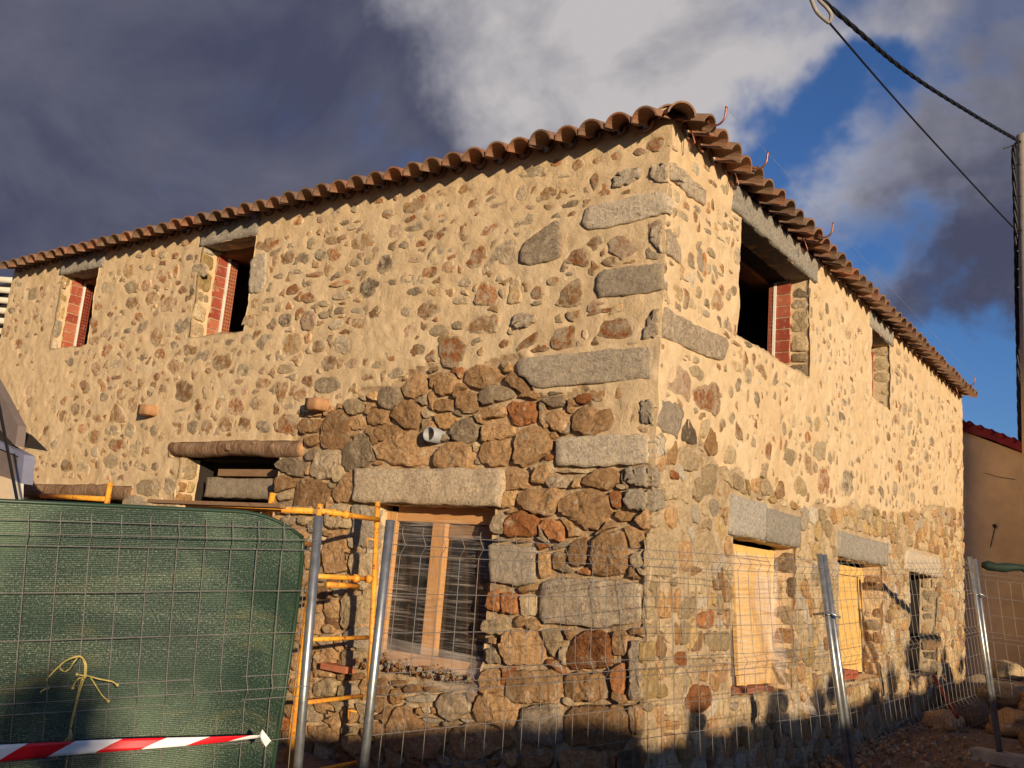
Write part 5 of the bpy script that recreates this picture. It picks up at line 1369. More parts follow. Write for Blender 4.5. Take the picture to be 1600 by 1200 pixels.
def hollow_brick(c,l,w,h,axis,label,tilt=0):
    "six-cell brick lying flat; its open end faces -axis"
    root=empty('hollow_brick',c,label,'brick'); q=MB(); x0,x1=-l/2,l/2
    def bx(a,b): q.box(a,b)
    ny,nz=4,2; t=.009
    for j in range(nz+1): z=j*(h-t)/nz; bx((-w/2,x0,z),(w/2,x1,z+t))
    for i in range(ny+1): y=-w/2+i*(w-t)/ny; bx((y,x0+.001,t),(y+t,x1-.001,h-t))
    q.add([(-w/2,x0+.12,.004),(w/2,x0+.12,.004),(w/2,x0+.12,h-.004),(-w/2,x0+.12,h-.004)],[(0,1,2,3)])
    m_=bpy.data.meshes.new('brick_body'); m_.from_pydata(q.v,[],q.f); m_.materials.append(M['brick']); o=bpy.data.objects.new('brick_body',m_); COL.objects.link(o); o.parent=root
    root.rotation_euler=(0,0,axis); return root
hollow_brick((-.10,4.55,.800),.24,.20,.10,.10,'red hollow brick lying on the sill of the middle ground-floor window')
hollow_brick((-.12,4.85,.800),.24,.20,.085,-.2,'second red hollow brick pushed in behind the first on the same sill')
q=MB(); q.box((-.14,-.06,0),(.14,.06,.05),0,.004); o=q.build('solid_brick',M['brick'],None); o.location=(-2.78,-.05,.70); o.rotation_euler=(0,.03,.05); tag(o,'flat red brick beside the sill at the foot of the scaffold frame','brick')
M['dusty']=simple('dusty_brick',(.38,.16,.10),.95,var=.3)  # duller, less saturated copy of the brick colour
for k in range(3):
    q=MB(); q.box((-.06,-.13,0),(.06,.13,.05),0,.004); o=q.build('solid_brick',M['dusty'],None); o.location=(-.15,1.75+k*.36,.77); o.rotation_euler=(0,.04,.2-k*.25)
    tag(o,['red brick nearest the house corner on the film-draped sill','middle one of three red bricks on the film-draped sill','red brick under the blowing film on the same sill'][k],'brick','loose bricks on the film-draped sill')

# ------------------------------------------------------------------ scaffold against the long front
def tube_part(name,a,b,r,mat,par,seg=10):
    q=MB(); n=2; q.tube([a,b],r,seg); return q.build(name,mat,par,True)
S1=empty('scaffold',(-2.1,-.75,0),'chipped orange scaffold frame with rungs standing between the grey fence posts','scaffold','orange scaffold frames against the long front')
P=M['orange']
tube_part('post',(-2.02,-.40,.0),(-2.24,-.36,2.07),.021,P,S1); tube_part('post',(-2.07,-1.12,.0),(-2.10,-1.10,1.98),.021,P,S1)
for z,r in ((1.93,.020),(1.47,.018),(1.03,.016),(.60,.016),(.12,.016)):
    tube_part('rung',(-2.08,-1.10,z),(-2.20+.02*(1.9-z),-.37,z+.0),r,P,S1)
tube_part('brace',(-2.09,-.95,1.415),(-2.17,-.55,1.41),.02,P,S1)
for y,z in ((-.62,1.47),(-.48,1.47),(-.93,1.93),(-.80,1.93)): tube_part('coupler',(-2.13,y-.02,z),(-2.13,y+.02,z),.031,P,S1)
for z in (1.77,.48):
    q=MB(); q.tube([(-2.20,-.38,z),(-2.25,-.42,z+.01),(-2.26,-.40,z-.06)],.008,6); q.build('locking_pin',P,S1,True)
S2=empty('scaffold',(-2.63,-1.1,0),'orange scaffold frame whose top stub shows just above the green netting by the middle doorway','scaffold','orange scaffold frames against the long front')
tube_part('post',(-2.62,-1.16,.0),(-2.625,-1.10,2.05),.024,P,S2); tube_part('post',(-2.85,-.42,.0),(-2.85,-.40,1.80),.021,P,S2); tube_part('rung',(-2.63,-1.09,1.70),(-2.84,-.42,1.70),.018,P,S2)
S3=empty('scaffold',(-4.8,-1.1,0),'orange scaffold frame at the left whose corner rises in front of the left log lintel','scaffold','orange scaffold frames against the long front')
tube_part('post',(-4.78,-1.12,.0),(-4.79,-1.10,2.10),.024,P,S3); tube_part('post',(-4.85,-.42,.0),(-4.85,-.40,1.85),.021,P,S3)
tube_part('rail',(-5.9,-1.10,1.965),(-4.80,-1.10,1.955),.023,P,S3); tube_part('rung',(-4.79,-1.09,1.7),(-4.85,-.41,1.7),.018,P,S3)
q=MB(); q.tube([(-3.60,-1.13,1.93),(-2.14,-1.13,1.925)],.022,10); o=q.build('long_tube',P,None,True); tag(o,'long orange tube clamped across the frames along the top edge of the green netting','scaffold tube')
q=MB(); q.box((-3.9,-1.30,1.925),(-2.3,-1.24,1.955),0,.004); o=q.build('plank',M['oldwood'],None); tag(o,'thin weathered board lying level just behind the top edge of the netting','board')

# ------------------------------------------------------------------ site fence
LEV=[0,.05,.095,.27,.445,.62,.67,.715,.89,1.07,1.24,1.29,1.335,1.50,1.68]
FOLD={0:0,1:.03,2:0,5:0,6:.03,7:0,10:0,11:.03,12:0}
def fence(name,a_top,a_bot,b_top,b_bot,n,label,drop=.055,seed=1,dz=0):
    a_top,a_bot,b_top,b_bot=map(Vector,(a_top,a_bot,b_top,b_bot))
    root=empty(name,(a_bot.x,a_bot.y,gz(a_bot.x,a_bot.y)),label,'fence panel','wire site fence panels round the house')
    da=(a_bot-a_top)/(a_top.z-a_bot.z); db=(b_bot-b_top)/(b_top.z-b_bot.z)
    g=lambda t,d:gz(t.x,t.y)-.02
    pa=a_top+da*(a_top.z-g(a_top,0)); pb=b_top+db*(b_top.z-g(b_top,0))
    for t,b_,d in ((a_top,pa,da),(b_top,pb,db)):
        tube_part('post',t,b_,.021,M['galv'],root,14)
    out=(b_top-a_top).cross(Vector((0,0,1))).normalized()
    q=MB(); rg=random.Random(seed)
    def pt(s,l):
        A=a_top+da*(l+drop); B=b_top+db*(l+drop); return A.lerp(B,s)
    for i,l in enumerate(LEV):
        if pt(0,l).z<.1: continue
        k=FOLD.get(i,0); pts=[]
        for j in range(13):
            s=j/12; p=pt(s,l)+out*k; p+=out*.010*noise.noise(Vector((s*3,l,seed)))+Vector((0,0,.008*noise.noise(Vector((s*2.5,l*2,seed+5)))))
            pts.append(p)
        q.tube(pts,.0019,5,False)
    for j in range(n):
        s=(j+.6)/n; pts=[]
        for i,l in enumerate(LEV): pts.append(pt(s,l)+out*(FOLD.get(i,0)+.004)+Vector((0,0,0)))
        pts.insert(0,pt(s,-.03)+out*.004)
        pts=[p for p in pts if p.z>.06]
        for p in pts[1:]: p+=out*.006*noise.noise(Vector((s*9,p.z*2,seed)))
        q.tube(pts,.0019,5,False)
    o=q.build('wire_mesh',M['wirem'],root); o['kind']='stuff'
    return root,pt,out
A0t,A0b=(-.66,-4.42,1.690),(-.70,-4.30,.72); B0t,B0b=(-.073,-3.0,1.779),(-.162,-2.864,.701)
A1t,A1b=(.113,-2.74,1.79),(-.002,-2.621,.703); B1t,B1b=(.757,1.235,1.929),(.918,1.468,.426)
C1t,C1b=(1.125,4.862,2.146),(1.307,5.207,.245)
# the first panel starts beyond the left edge of the view
def ext(p,q,k): p,q=Vector(p),Vector(q); return tuple(p+(p-q)*k)
f0,pt0,out0=fence('site_fence',ext(A0t,B0t,1.0),ext(A0b,B0b,1.0),B0t,B0b,28,'wire fence panel at the left that carries the green netting',.06,1)
f1,pt1,out1=fence('site_fence',A1t,A1b,B1t,B1b,33,'wire fence panel running past the house corner to the middle pair of posts',.055,2)
f2,pt2,out2=fence('site_fence',(.782,1.268,1.925),(.947,1.503,.426),C1t,C1b,32,'wire fence panel at the right in front of the last two ground-floor openings',.06,3)
f3,pt3,out3=fence('site_fence',(1.16,4.93,2.13),(1.32,5.25,.25),(4.6,6.3,2.0),(4.7,6.4,.3),32,'far wire fence panel running off to the right before the brown wall',.10,4)
# couplers tying the posts
def clampf(p,label,group='clamps joining the fence posts'):
    q=MB(); p=Vector(p); pts=[p+Vector((.034*math.cos(a),.034*math.sin(a),.006*math.sin(a*2))) for a in [i*math.pi/8 for i in range(16)]]; pts.append(pts[0]); q.tube(pts,.006,6,False)
    q.tube([p+Vector((-.09,-.02,-.015)),p+Vector((-.02,-.03,0)),p+Vector((.03,-.03,.01)),p+Vector((.10,.0,-.02))],.009,6)
    o=q.build('clamp',M['galv'],None,True); return tag(o,label,'clamp',group)
clampf((.80,1.30,1.50),'steel clamp on the middle pair of fence posts'); clampf((1.16,4.95,1.78),'steel clamp on the far right pair of fence posts')
for k,(x,y,lab) in enumerate(((1.33,5.25,'concrete foot under the far right fence posts'),(.99,1.55,'concrete foot under the middle pair of fence posts'),(-.12,-2.72,'concrete foot under the fence posts by the scaffold'))):
    q=MB(); c=Vector((x,y,gz(x,y)-.01)); d=(Vector(B1t)-Vector(A1t)); d.z=0; d.normalize(); e=d.cross(Vector((0,0,1)))
    base=[c+d*a*.13+e*b*.33 for a,b in ((-1,-1),(1,-1),(1,1),(-1,1))]; top=[c+Vector((0,0,.13))+d*a*.10+e*b*.28 for a,b in ((-1,-1),(1,-1),(1,1),(-1,1))]
    q.add(base+top,[(3,2,1,0),(4,5,6,7),(0,1,5,4),(1,2,6,5),(2,3,7,6),(3,0,4,7)]); o=q.build('concrete_foot',M['concrete'],None); tag(o,lab,'concrete foot','concrete feet of the fence'); md=o.modifiers.new('b','BEVEL'); md.width=.02; md.segments=2
# green netting tied behind the first panel
def net_mat():
    m,t,b=principled('green_shade_netting',(.03,.07,.045),.42,spec=.45)
    uv=N(t,'ShaderNodeUVMap').outputs[0]
    def mp_(s): 
        n=N(t,'ShaderNodeMapping'); wire(t,uv,n.inputs[0]); n.inputs['Scale'].default_value=s; return n.outputs[0]
    big=tnoise(t,1.0,4,.55,mp_((3,2.4,1)),.6); st=tnoise(t,1.0,4,.6,mp_((3,9,1)),.4); gr=tnoise(t,1.0,3,.8,mp_((420,190,1))); ye=tnoise(t,1.0,4,.6,mp_((5,12,1)),.3)
    wv=N(t,'ShaderNodeTexWave',bands_direction='Y'); wire(t,mp_((1,1,1)),wv.inputs['Vector']); wv.inputs['Scale'].default_value=75; wv.inputs['Distortion'].default_value=.6; wv.inputs['Detail'].default_value=1
    c=ramp(t,big,[(.30,(.008,.024,.016)),(.48,(.024,.052,.031)),(.64,(.12,.18,.105))])  # lightest stop paints the shiny sunlit zones of the net
    c=mix(t,ramp(t,st,[(.52,(0,0,0)),(.70,(.6,.6,.6))]),c,(.11,.135,.06)); c=mix(t,ramp(t,ye,[(.58,(0,0,0)),(.72,(.6,.6,.6))]),c,(.17,.145,.045))
    c=mix(t,fmath('MULTIPLY',ramp(t,gr,[(.50,(0,0,0)),(.66,(.9,.9,.9))]),ramp(t,st,[(.35,(.25,.25,.25)),(.6,(1,1,1))]),t),c,(.30,.35,.29)); c=mix(t,fmath('MULTIPLY',wv.outputs['Fac'],.55,t),c,(.012,.03,.02)); wire(t,c,b.inputs['Base Color'])  # pale flecks paint sun glints into the net colour
    p1=bump(t,b,wv.outputs['Fac'],.6,.003); bump(t,b,gr,.7,.003,p1)
    return m
M['net']=net_mat()
NET=empty('netting',(-.4,-3.6,0),'dark green shade netting hung behind the left fence panel','netting')
A0=Vector(ext(A0t,B0t,1.0)); 
def netf(s,t):
    # s along the panel, t downwards; the right edge falls back from the post
    l=-.085+t*1.85; e=max(0,s-.90)/.10; 
    l0=-.06+.10*e**2.2; l=l0+(t*1.75)
    edge=.982-.012*t+.006*math.sin(t*9)
    ss=.0+s*edge
    p=pt0(ss,l)-out0*(.030+.018*math.sin(s*17+t*2.5+1.5*math.sin(t*3))*(.4+t)+.030*noise.noise(Vector((s*6,t*3,2)))+.03*e*math.sin(t*7)**2)
    p.z=max(p.z,.02); return p
sheet('net_sheet',netf,150,60,M['net'],NET,.002)
q=MB(); q.tube([netf(s/60,0)+Vector((0,0,.004)) for s in range(61)],.009,7); q.tube([netf(1,s/30) for s in range(31)],.010,7); q.build('hem',M['net'],NET,True)
# rolled netting on the far panel
q=MB(); pts=[pt3(.03+.30*k/14,-.02+.012*math.sin(k*1.3))+Vector((0,0,.03)) for k in range(15)]; q.tube([pts[0]+Vector((-.05,-.02,.0))]+pts,[.028,.05]+[.042+.009*math.sin(k*1.7) for k in range(14)],10)
q.tube([pts[-1]+Vector((.15*k,.06*k,-.004*k)) for k in range(14)],.045,10)
o=q.build('rolled_netting',simple('dark_green_roll',(.018,.035,.024),.7),None,True); tag(o,'roll of green netting lying along the top of the far fence panel','netting')
# barrier tape
TAPE=empty('barrier_tape',tuple(pt0(.9,1.2)),'red and white striped barrier tape tied to the left fence panel','barrier tape')
def tape_mat():
    m,t,b=principled('barrier_tape',(.8,.8,.8),.35,spec=.5); uv=N(t,'ShaderNodeUVMap').outputs[0]
    sx=N(t,'ShaderNodeSeparateXYZ'); wire(t,uv,sx.inputs[0]); f=fmath('ADD',fmath('MULTIPLY',sx.outputs[0],3.6,t),fmath('MULTIPLY',sx.outputs[1],.28,t),t); f=fmath('FRACT',fmath('ADD',f,.53,t),None,t)
    wire(t,ramp(t,fmath('GREATER_THAN',f,.5,t),[(0,(.86,.84,.82)),(1,(.78,.012,.02))]),b.inputs['Base Color']); return m
M['tape']=tape_mat()
def sgn(o): return o if (CAM-pt0(.5,1)).dot(o)>0 else -o
def tapef(s,t):
    p0=TA+(TB-TA)*s; w=.029*(1-s)**.8+.006; p=p0+Vector((0,0,w*(.5-t)*2*.95))+out0*.01*math.sin(s*9+t); return p
TA=Vector((-0.381,-4.325,0.851)); TB=Vector((.034,-3.274,.898))+sgn(out0)*.01
sheet('tape',tapef,60,4,M['tape'],TAPE,.0012)
q=MB(); 
vs=[TB+Vector((0,0,.008)),TB+Vector((.004,.004,.026)),TB+Vector((.034,.028,-.012)),TB+Vector((.020,.018,-.036)),TB+Vector((.008,.006,-.016)),TB+sgn(out0)*.012]
q.add(vs,[(0,1,5),(1,2,5),(2,3,5),(3,4,5),(4,0,5)]); o=q.build('knot',M['white'],TAPE); md=o.modifiers.new('t','SOLIDIFY'); md.thickness=.003
# yellow twine
def smooth(p,n=4):
    p=[Vector(a) for a in p]; out=[]
    for i in range(len(p)-1):
        a,b,c,d=p[max(i-1,0)],p[i],p[i+1],p[min(i+2,len(p)-1)]
        for k in range(n): t=k/n; out.append(.5*((2*b)+(c-a)*t+(2*a-5*b+4*c-d)*t*t+(3*b-a-3*c+d)*t**3))
    out.append(p[-1]); return out
TW=empty('twine',(-0.461,-3.744,1.078),'yellow plastic twine knotted to the wire in front of the green netting','twine')
q=MB()
q.tube(smooth([(-0.568,-3.854,0.999),(-0.542,-3.865,1.018),(-0.543,-3.843,1.032),(-0.545,-3.851,1.054),(-0.516,-3.859,1.075),(-0.501,-3.833,1.115),(-0.466,-3.816,1.147),(-0.418,-3.808,1.160),(-0.421,-3.781,1.141),(-0.418,-3.772,1.115),(-0.403,-3.780,1.087)]),.0032,5)
q.tube(smooth([(-0.444,-3.800,1.150),(-0.437,-3.816,1.135),(-0.468,-3.808,1.110),(-0.483,-3.816,1.096),(-0.476,-3.837,1.103),(-0.499,-3.832,1.115),(-0.482,-3.824,1.135),(-0.429,-3.815,1.156),(-0.430,-3.790,1.152),(-0.422,-3.777,1.123),(-0.407,-3.782,1.086)]),.0032,5)
q.tube(smooth([(-0.426,-3.770,1.083),(-0.415,-3.785,1.072),(-0.445,-3.772,1.033),(-0.456,-3.768,0.984),(-0.450,-3.777,0.934),(-0.479,-3.761,0.886)]),.0032,5)
q.tube(smooth([(-0.424,-3.769,1.081),(-0.420,-3.781,1.041),(-0.453,-3.766,0.985),(-0.468,-3.762,0.922),(-0.458,-3.772,0.890)]),.0032,5)
q.tube(smooth([(-0.479,-3.761,0.886),(-0.465,-3.767,0.850),(-0.512,-3.767,0.813),(-0.551,-3.790,0.789)]),.0032,5)
q.tube(smooth([(-0.479,-3.761,0.886),(-0.458,-3.762,0.851),(-0.500,-3.761,0.823),(-0.532,-3.770,0.763)]),.0032,5)
q.tube(smooth([(-0.482,-3.756,0.855),(-0.492,-3.780,0.822),(-0.545,-3.778,0.757)]),.0032,5)
q.tube(smooth([(-0.481,-3.761,0.881),(-0.467,-3.763,0.828),(-0.496,-3.743,0.762),(-0.509,-3.735,0.691)]),.0032,5)
q.tube(smooth([(-0.418,-3.766,1.088),(-0.364,-3.750,1.082),(-0.354,-3.715,1.075),(-0.337,-3.703,1.072),(-0.305,-3.702,1.063)]),.0032,5)
q.tube(smooth([(-0.408,-3.758,1.085),(-0.374,-3.752,1.059),(-0.378,-3.721,1.025),(-0.368,-3.710,1.011),(-0.336,-3.710,1.001)]),.0032,5)
q.tube(smooth([(-0.430,-3.772,1.079),(-0.425,-3.793,1.076),(-0.456,-3.786,1.056),(-0.465,-3.787,1.035)]),.0032,5)
q.tube(smooth([(-0.449,-3.789,1.090),(-0.417,-3.791,1.090),(-0.422,-3.768,1.084)]),.0032,5)
q.tube([(-0.416,-3.777,1.088),(-0.409,-3.771,1.083)],.009,7)
q.tube([(-0.317,-3.699,1.067),(-0.313,-3.695,1.059)],.006,6)
q.tube([(-0.348,-3.707,1.004),(-0.344,-3.702,0.997)],.006,6)
q.tube([(-0.456,-3.795,1.042),(-0.452,-3.790,1.034)],.006,6)
q.tube([(-0.533,-3.850,1.035),(-0.529,-3.845,1.028)],.006,6)
q.tube([(-0.441,-3.796,1.094),(-0.437,-3.791,1.086)],.006,6)
q.build('strand',M['twine'],TW,True)

# ------------------------------------------------------------------ string line under the brackets, cables, pole
q=MB(); q.tube([(.372,.13,5.085),(.372,4.9,5.06),(.372,9.62,5.075)],.0013,5,False); o=q.build('string_line',M['pvc'],None); tag(o,'thin mason string stretched along the copper brackets','string')
PL=empty('utility_pole',(1.0,10.36,gz(1,10)-.1),'pale utility pole at the right edge carrying the black cables','utility pole')
q=MB(); X,Y_=.925,10.38
for i in range(1): q.tube([(X+.11,Y_,.1),(X+.10,Y_,9.25)],[.16,.13],12)
q.build('pole',M['polew'],PL,True)
q=MB(); 
for k in range(9): z=9.05-k*.3; q.tube([(X-.05,Y_-.09,z),(X-.02,Y_-.13,z)],.012,6)
q.build('bolt',M['black'],PL)
q=MB(); q.tube([(X-.22,Y_-.02,9.08),(X-.0,Y_-.02,9.12)],.014,6); q.build('anchor',M['galv'],PL)
def cable(name,pts,r,label,tw=0,seg=6):
    q=MB(); 
    if tw:
        P_=[]; 
        for i in range(len(pts)-1):
            a,b=Vector(pts[i]),Vector(pts[i+1]); m_=max(2,int((b-a).length/.05))
            for k in range(m_): P_.append(a.lerp(b,k/m_))
        P_.append(Vector(pts[-1]))
        for ph in range(3):
            q.tube([p+Vector((math.cos(i*.55+ph*2.09),math.sin(i*.55+ph*2.09)*.7,math.sin(i*.55+ph*2.09)))*r*.55 for i,p in enumerate(P_)],r*.62,seg,False)
    else: q.tube(pts,r,seg,False)
    o=q.build(name,M['black'],None,True); return tag(o,label,'cable')
cable('power_cable',smooth([(.93,10.2,9.12),(.62,8.2,8.72),(.2,6.0,8.42),(-.18,4.02,8.35),(-1.6,-.4,8.9),(-3.0,-4.6,9.6)],8),.028,'thick twisted black cable crossing the sky to the top of the pole',1)
cable('thin_cable',smooth([(.95,10.25,7.60),(0.845,10.257,7.659),(0.257,6.370,7.845),(0.013,3.553,7.785)],6),.012,'thin black cable running from the hanging loop down to the pole')
q=MB(); q.tube(smooth([(0.013,3.553,7.785),(-0.030,3.512,7.821),(-0.095,3.447,7.897),(-0.135,3.388,8.016),(-0.162,3.335,8.150)]),.022,6); q.tube(smooth([(0.013,3.553,7.785),(0.034,3.548,7.869),(-0.002,3.503,7.947),(-0.066,3.437,8.023),(-0.117,3.368,8.154)]),.022,6); o=q.build('cable_loop',M['concrete'],None,True); tag(o,'teardrop metal loop that holds the thin cable at the top of the view','cable clamp')
cable('pole_cable',smooth([(0.984,10.032,8.997),(0.911,10.014,8.850),(0.896,10.159,8.212),(0.874,10.338,7.413),(0.843,10.511,6.614),(0.821,10.690,5.816),(0.800,10.822,5.217),(0.778,11.001,4.418),(0.773,11.191,3.622)],5),.034,'black cable strapped down the side of the utility pole',1)
q=MB()
for p in [(0.916,9.956,8.584),(0.900,10.063,8.098),(0.883,10.182,7.563),(0.864,10.316,6.958),(0.845,10.443,6.382),(0.810,10.684,5.291),(0.793,10.805,4.746)]: q.tube([Vector(p),Vector(p)+Vector((.10,.03,0))],.008,5)
q.build('cable_tie',M['black'],PL)


# ------------------------------------------------------------------ neighbours
NB=empty('neighbour_house',(4,11.2,0),'brown rendered gable wall with a maroon roof edge behind the house','house')
q=MB(); y0=10.95; pr=[(-3.5,-.3),(9.0,-.3),(9.0,1.2),(.83,4.11),(-.07,4.50),(-3.5,5.9)]
vs=[(x,y0,z) for x,z in pr]+[(x,y0+6,z) for x,z in pr]; n=len(pr); q.add(vs,[tuple(range(n)),tuple(range(2*n-1,n-1,-1))]+[(i,i+n,(i+1)%n+n,(i+1)%n) for i in range(n)])
q.build('wall',M['render'],NB)
q=MB()
pp=[(-3.6,5.98),(-.07,4.53),(.40,4.36),(.84,4.15),(9.1,1.22)]
for i in range(len(pp)-1):
    (xa,za),(xb,zb)=pp[i],pp[i+1]; q.add([(xa,y0-.07,za-.03),(xb,y0-.07,zb-.03),(xb,y0-.07,zb+.13),(xa,y0-.07,za+.13),(xa,y0+6,za-.03),(xb,y0+6,zb-.03),(xb,y0+6,zb+.13),(xa,y0+6,za+.13)],[(0,1,2,3),(3,2,6,7),(0,4,5,1),(4,7,6,5)])
q.build('roof_edge',M['maroon'],NB)
q=MB(); 
for k in range(9): x=-.1+k*.16; z=4.53-(x+.07)*.44+.13; q.tube([(x,y0-.10,z),(x,y0+3,z)],.045,8)
q.build('roof_tile',M['maroon'],NB,True)
q=MB(); q.tube([(.33,y0-.015,2.62),(.40,y0-.012,2.95)],.006,5); q.tube([(.40,y0-.02,2.95),(.40,y0-.06,2.96)],.03,8); q.build('wall_hook',M['black'],NB)
q=MB(); q.tube([(.27,y0-.006,3.80),(.45,y0-.006,3.74),(.70,y0-.006,3.70)],.004,4); q.build('crack',M['dark'],NB)
LH=empty('far_left_house',(-18,4,0),'cream house with a slatted awning glimpsed past the left end','house')
q=MB(); q.box((-24,3.0,-.3),(-15.2,9,5.25)); q.build('wall',M['render2'],LH)
for k in range(6):
    z=5.42+k*.20; q=MB(); pts=[(-24,2.75-.03*k,z),(-16.0,2.75-.03*k,z),(-15.5+.05*k,2.95,z-.03)]
    q.tube(pts,.062,8); q.build('slat',M['render2'],LH,True)
q=MB(); q.box((-24,3.05,5.25),(-15.6,8.5,6.5)); q.build('awning_back',M['dark'],LH)
SH=empty('site_shed',(-6.2,-1.8,0),'small grey-brown shed with a blue-grey window frame at the left edge','shed')
def prism(name,pts,ya,yb,mat,par):
    q=MB(); n=len(pts); q.add([(x,ya,z) for x,z in pts]+[(x,yb,z) for x,z in pts],[tuple(range(n)),tuple(range(2*n-1,n-1,-1))]+[(i,i+n,(i+1)%n+n,(i+1)%n) for i in range(n)]); return q.build(name,mat,par)
prism('roof_slab',[(-8.058,4.449),(-5.820,2.850),(-5.387,2.525),(-5.367,2.342),(-5.689,2.491),(-7.424,3.000)],-1.70,-1.62,M['slate'],SH)
prism('soffit',[(-7.424,3.000),(-5.689,2.491),(-5.367,2.342),(-5.646,2.374),(-7.307,2.731)],-1.68,-1.4,M['dark'],SH)
prism('window_frame',[(-7.307,2.731),(-5.653,2.392),(-5.155,2.262),(-5.154,2.229),(-5.629,2.328),(-7.264,2.632)],-1.72,-1.62,M['bluegrey'],SH); prism('window_frame',[(-5.246,2.246),(-5.144,2.229),(-5.112,2.013),(-5.225,2.034)],-1.72,-1.62,M['bluegrey'],SH)
prism('window_panel',[(-7.264,2.632),(-5.629,2.328),(-5.246,2.246),(-5.225,2.034),(-5.541,2.087),(-7.053,2.151)],-1.69,-1.63,M['slate'],SH)
prism('base_wall',[(-7.053,2.151),(-5.539,2.081),(-5.260,2.039),(-4.959,1.248),(-6.610,1.136)],-1.72,-1.66,M['render'],SH); prism('corner_cap',[(-5.262,2.045),(-5.112,2.013),(-4.879,1.253),(-4.959,1.248)],-1.73,-1.70,M['render2'],SH)
q=MB(); q.tube([(-3.842,-2.665,2.554),(-3.737,-2.358,1.614)],.012,6); o=q.build('guy_wire',M['black'],None); tag(o,'thin black guy wire slanting down in front of the small shed','wire')


# ------------------------------------------------------------------ rocks, rubble at the right end
def rock(c,s,seed,mat,label,grp='rocks heaped by the far right fence posts'):
    bm=bmesh.new(); bmesh.ops.create_icosphere(bm,subdivisions=3,radius=1); rg=random.Random(seed); sc3=Vector((rg.uniform(.8,1.25),rg.uniform(.8,1.2),rg.uniform(.6,.9)))*s
    for v in bm.verts:
        n_=v.co.normalized(); d=1+.35*noise.noise(n_*1.6+Vector((seed,0,0)))+.12*noise.noise(n_*4+Vector((0,seed,0))); v.co=Vector((n_.x*sc3.x,n_.y*sc3.y,n_.z*sc3.z))*d
    me=bpy.data.meshes.new('rock'); bm.to_mesh(me); bm.free(); me.materials.append(mat); me.polygons.foreach_set('use_smooth',[True]*len(me.polygons)); o=bpy.data.objects.new('rock',me); COL.objects.link(o); o.location=c
    return tag(o,label,'rock',grp)
RK=[((.95,8.1,.62),.26,'td','tan block on top of the heap right of the house end'),((1.35,7.9,.55),.30,'bd','rounded brown boulder low in the heap'),((.55,8.6,.50),.34,'gd','grey boulder against the end of the house'),((1.75,7.4,.38),.28,'bd','brown boulder at the right edge of the heap'),
 ((1.15,7.2,.33),.24,'od','ochre rock at the foot of the heap'),((.62,7.6,.36),.26,'dd','dark rock wedged low beside the fence post'),((1.55,8.4,.75),.25,'gd','grey rock high at the back of the heap'),((.85,8.9,.85),.22,'td','small tan rock highest of the heap'),
 ((.45,6.9,.28),.20,'bd','small brown rock fallen in front of the last opening'),((1.55,6.6,.26),.22,'dd','dark rock lying on the dirt near the far post')]
for i,(c,s,m_,lab) in enumerate(RK): rock(c,s,i+2,M[m_],lab)
q=MB(); lumps(q,800,lambda r:(abs(r.gauss(0,.55))+.08,r.uniform(2.5,10),gz(0,5)+.0+r.uniform(0,.09)),.012,.055,5); o=q.build('rubble',None,None,False,[M['bd'],M['gd'],M['td']]); tag(o,'brown stone rubble strewn along the foot of the side front','rubble',kind='stuff')
q=MB(); q.tube([(.30,7.1,.78),(.72,6.3,.42)],.025,8); o=q.build('rebar_tube',simple('red_primer',(.22,.03,.02),.6),None,True); tag(o,'dark red tube leaning across the rubble by the last opening','tube')

# ------------------------------------------------------------------ across the street: unseen house, wall and foliage added to cast shade
OH=empty('opposite_house',(10.5,9,0),'rendered house on the other side of the street','house')  # added out of view so its shadow covers the neighbour's gable
q=MB(); q.box((9.0,5.08,-.3),(17,16,6.6)); q.build('wall',M['render2'],OH)
q=MB(); q.add([(8.9,5.05,6.6),(17.3,5.05,6.6),(17.3,16.3,6.6),(8.9,16.3,6.6),(13,5.05,8.2),(13,16.3,8.2)],[(0,1,4),(1,2,5,4),(2,3,5),(3,0,4,5),(0,3,2,1)]); q.build('roof',M['tile'],OH)
GW=empty('garden_wall',(10.4,-4,0),'old stone boundary wall across the street','wall')  # added out of view to shade the foot of both fronts
q=MB(); q.box((10.2,-30,-.3),(10.6,-6.65,2.56)); q.box((10.2,-6.648,-.3),(10.6,4.8,2.38)); q.build('wall',M['bd'],GW)
q=MB(); rg=random.Random(4)
for k in range(84): y=-12+k*.2; z=2.56 if y<-6.7 else 2.38; q.obox((10.4,y,z+.02),(.22,0,0),(0,.105,0),(0,0,.05+rg.uniform(0,.05)))
q.build('coping',M['bd'],GW)
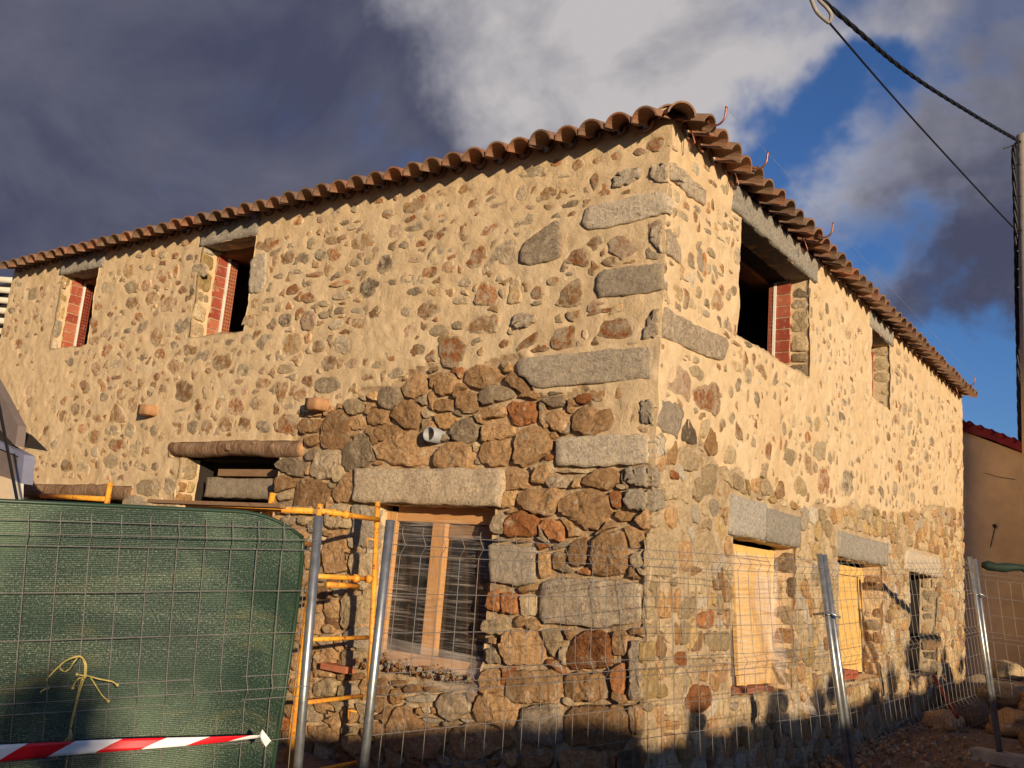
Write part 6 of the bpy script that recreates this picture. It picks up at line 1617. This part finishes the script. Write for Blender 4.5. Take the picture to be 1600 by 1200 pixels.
def blocker(y,z,w,seed,label):  # leafy stand-ins for people, shaped to cast head-and-shoulder shadows
    root=empty('shrub',(10.4,y,0),label,'shrub','shrubs along the boundary wall across the street'); rg=random.Random(seed); q=MB()
    q.tube([(10.75,y,0),(10.75,y+.03,z-.1)],[.04,.02],6); q.build('stem',M['bark'],root); q=MB()
    for _ in range(int(260*w/.3)):
        a=Vector((rg.gauss(0,1),rg.gauss(0,1),rg.gauss(0,1))); a=a.normalized()*rg.uniform(.2,1)**.5; c=Vector((10.75+a.x*w*.8,y+a.y*w,z-w*.9+a.z*w*1.0)); u=Vector((rg.gauss(0,1),rg.gauss(0,1),rg.gauss(0,1))).normalized()*.05; v=u.cross(Vector((rg.gauss(0,1),rg.gauss(0,1),1))).normalized()*.035
        q.add([c-u,c+v,c+u,c-v],[(0,1,2,3)])
    q.build('foliage',M['leaf'],root)
for i,(y,z,w) in enumerate([(-5.45,2.66,.13),(-4.6,2.62,.30),(-3.78,2.76,.22),(-2.7,2.64,.16),(-2.3,2.76,.13),(-1.6,2.56,.3),(-.7,2.70,.28),(.02,2.80,.16),(.8,3.04,.15),(1.22,2.88,.16),(2.1,2.99,.40),(2.85,2.92,.16),(3.4,2.66,.25),(4.0,2.82,.13)]): blocker(y-.5,z+(.14 if w<.25 else .0),w*(1.25 if w<.25 else .9),i,['narrow rounded shrub nearest the near end of the wall across the street','broad shrub opposite the house corner','wide dark shrub just past the corner of the house, across the street','slim shrub left of its thin taller twin','thin tall shrub right of its slim twin','broad low shrub barely clearing the coping','broad shrub beside the lowest one','narrow shrub midway along the wall','tallest thin shrub on the wall','narrow shrub right behind the tallest','widest shrub of the row','narrow shrub past the widest','broad low shrub near the far end','last narrow shrub at the far end of the row'][i])
for i,(y,z,w) in enumerate([(-10.42,3.2,.30),(-10.27,2.85,.32),(-10.37,2.5,.4)]): blocker(y-.55,z+.02,w*.85,40+i,['highest shrub by the near end of the boundary wall','middle shrub of the clump by the near end of the boundary wall','lowest and broadest shrub of that clump by the near end of the wall'][i])  # clump stands in for the person at the camera, shading the netting
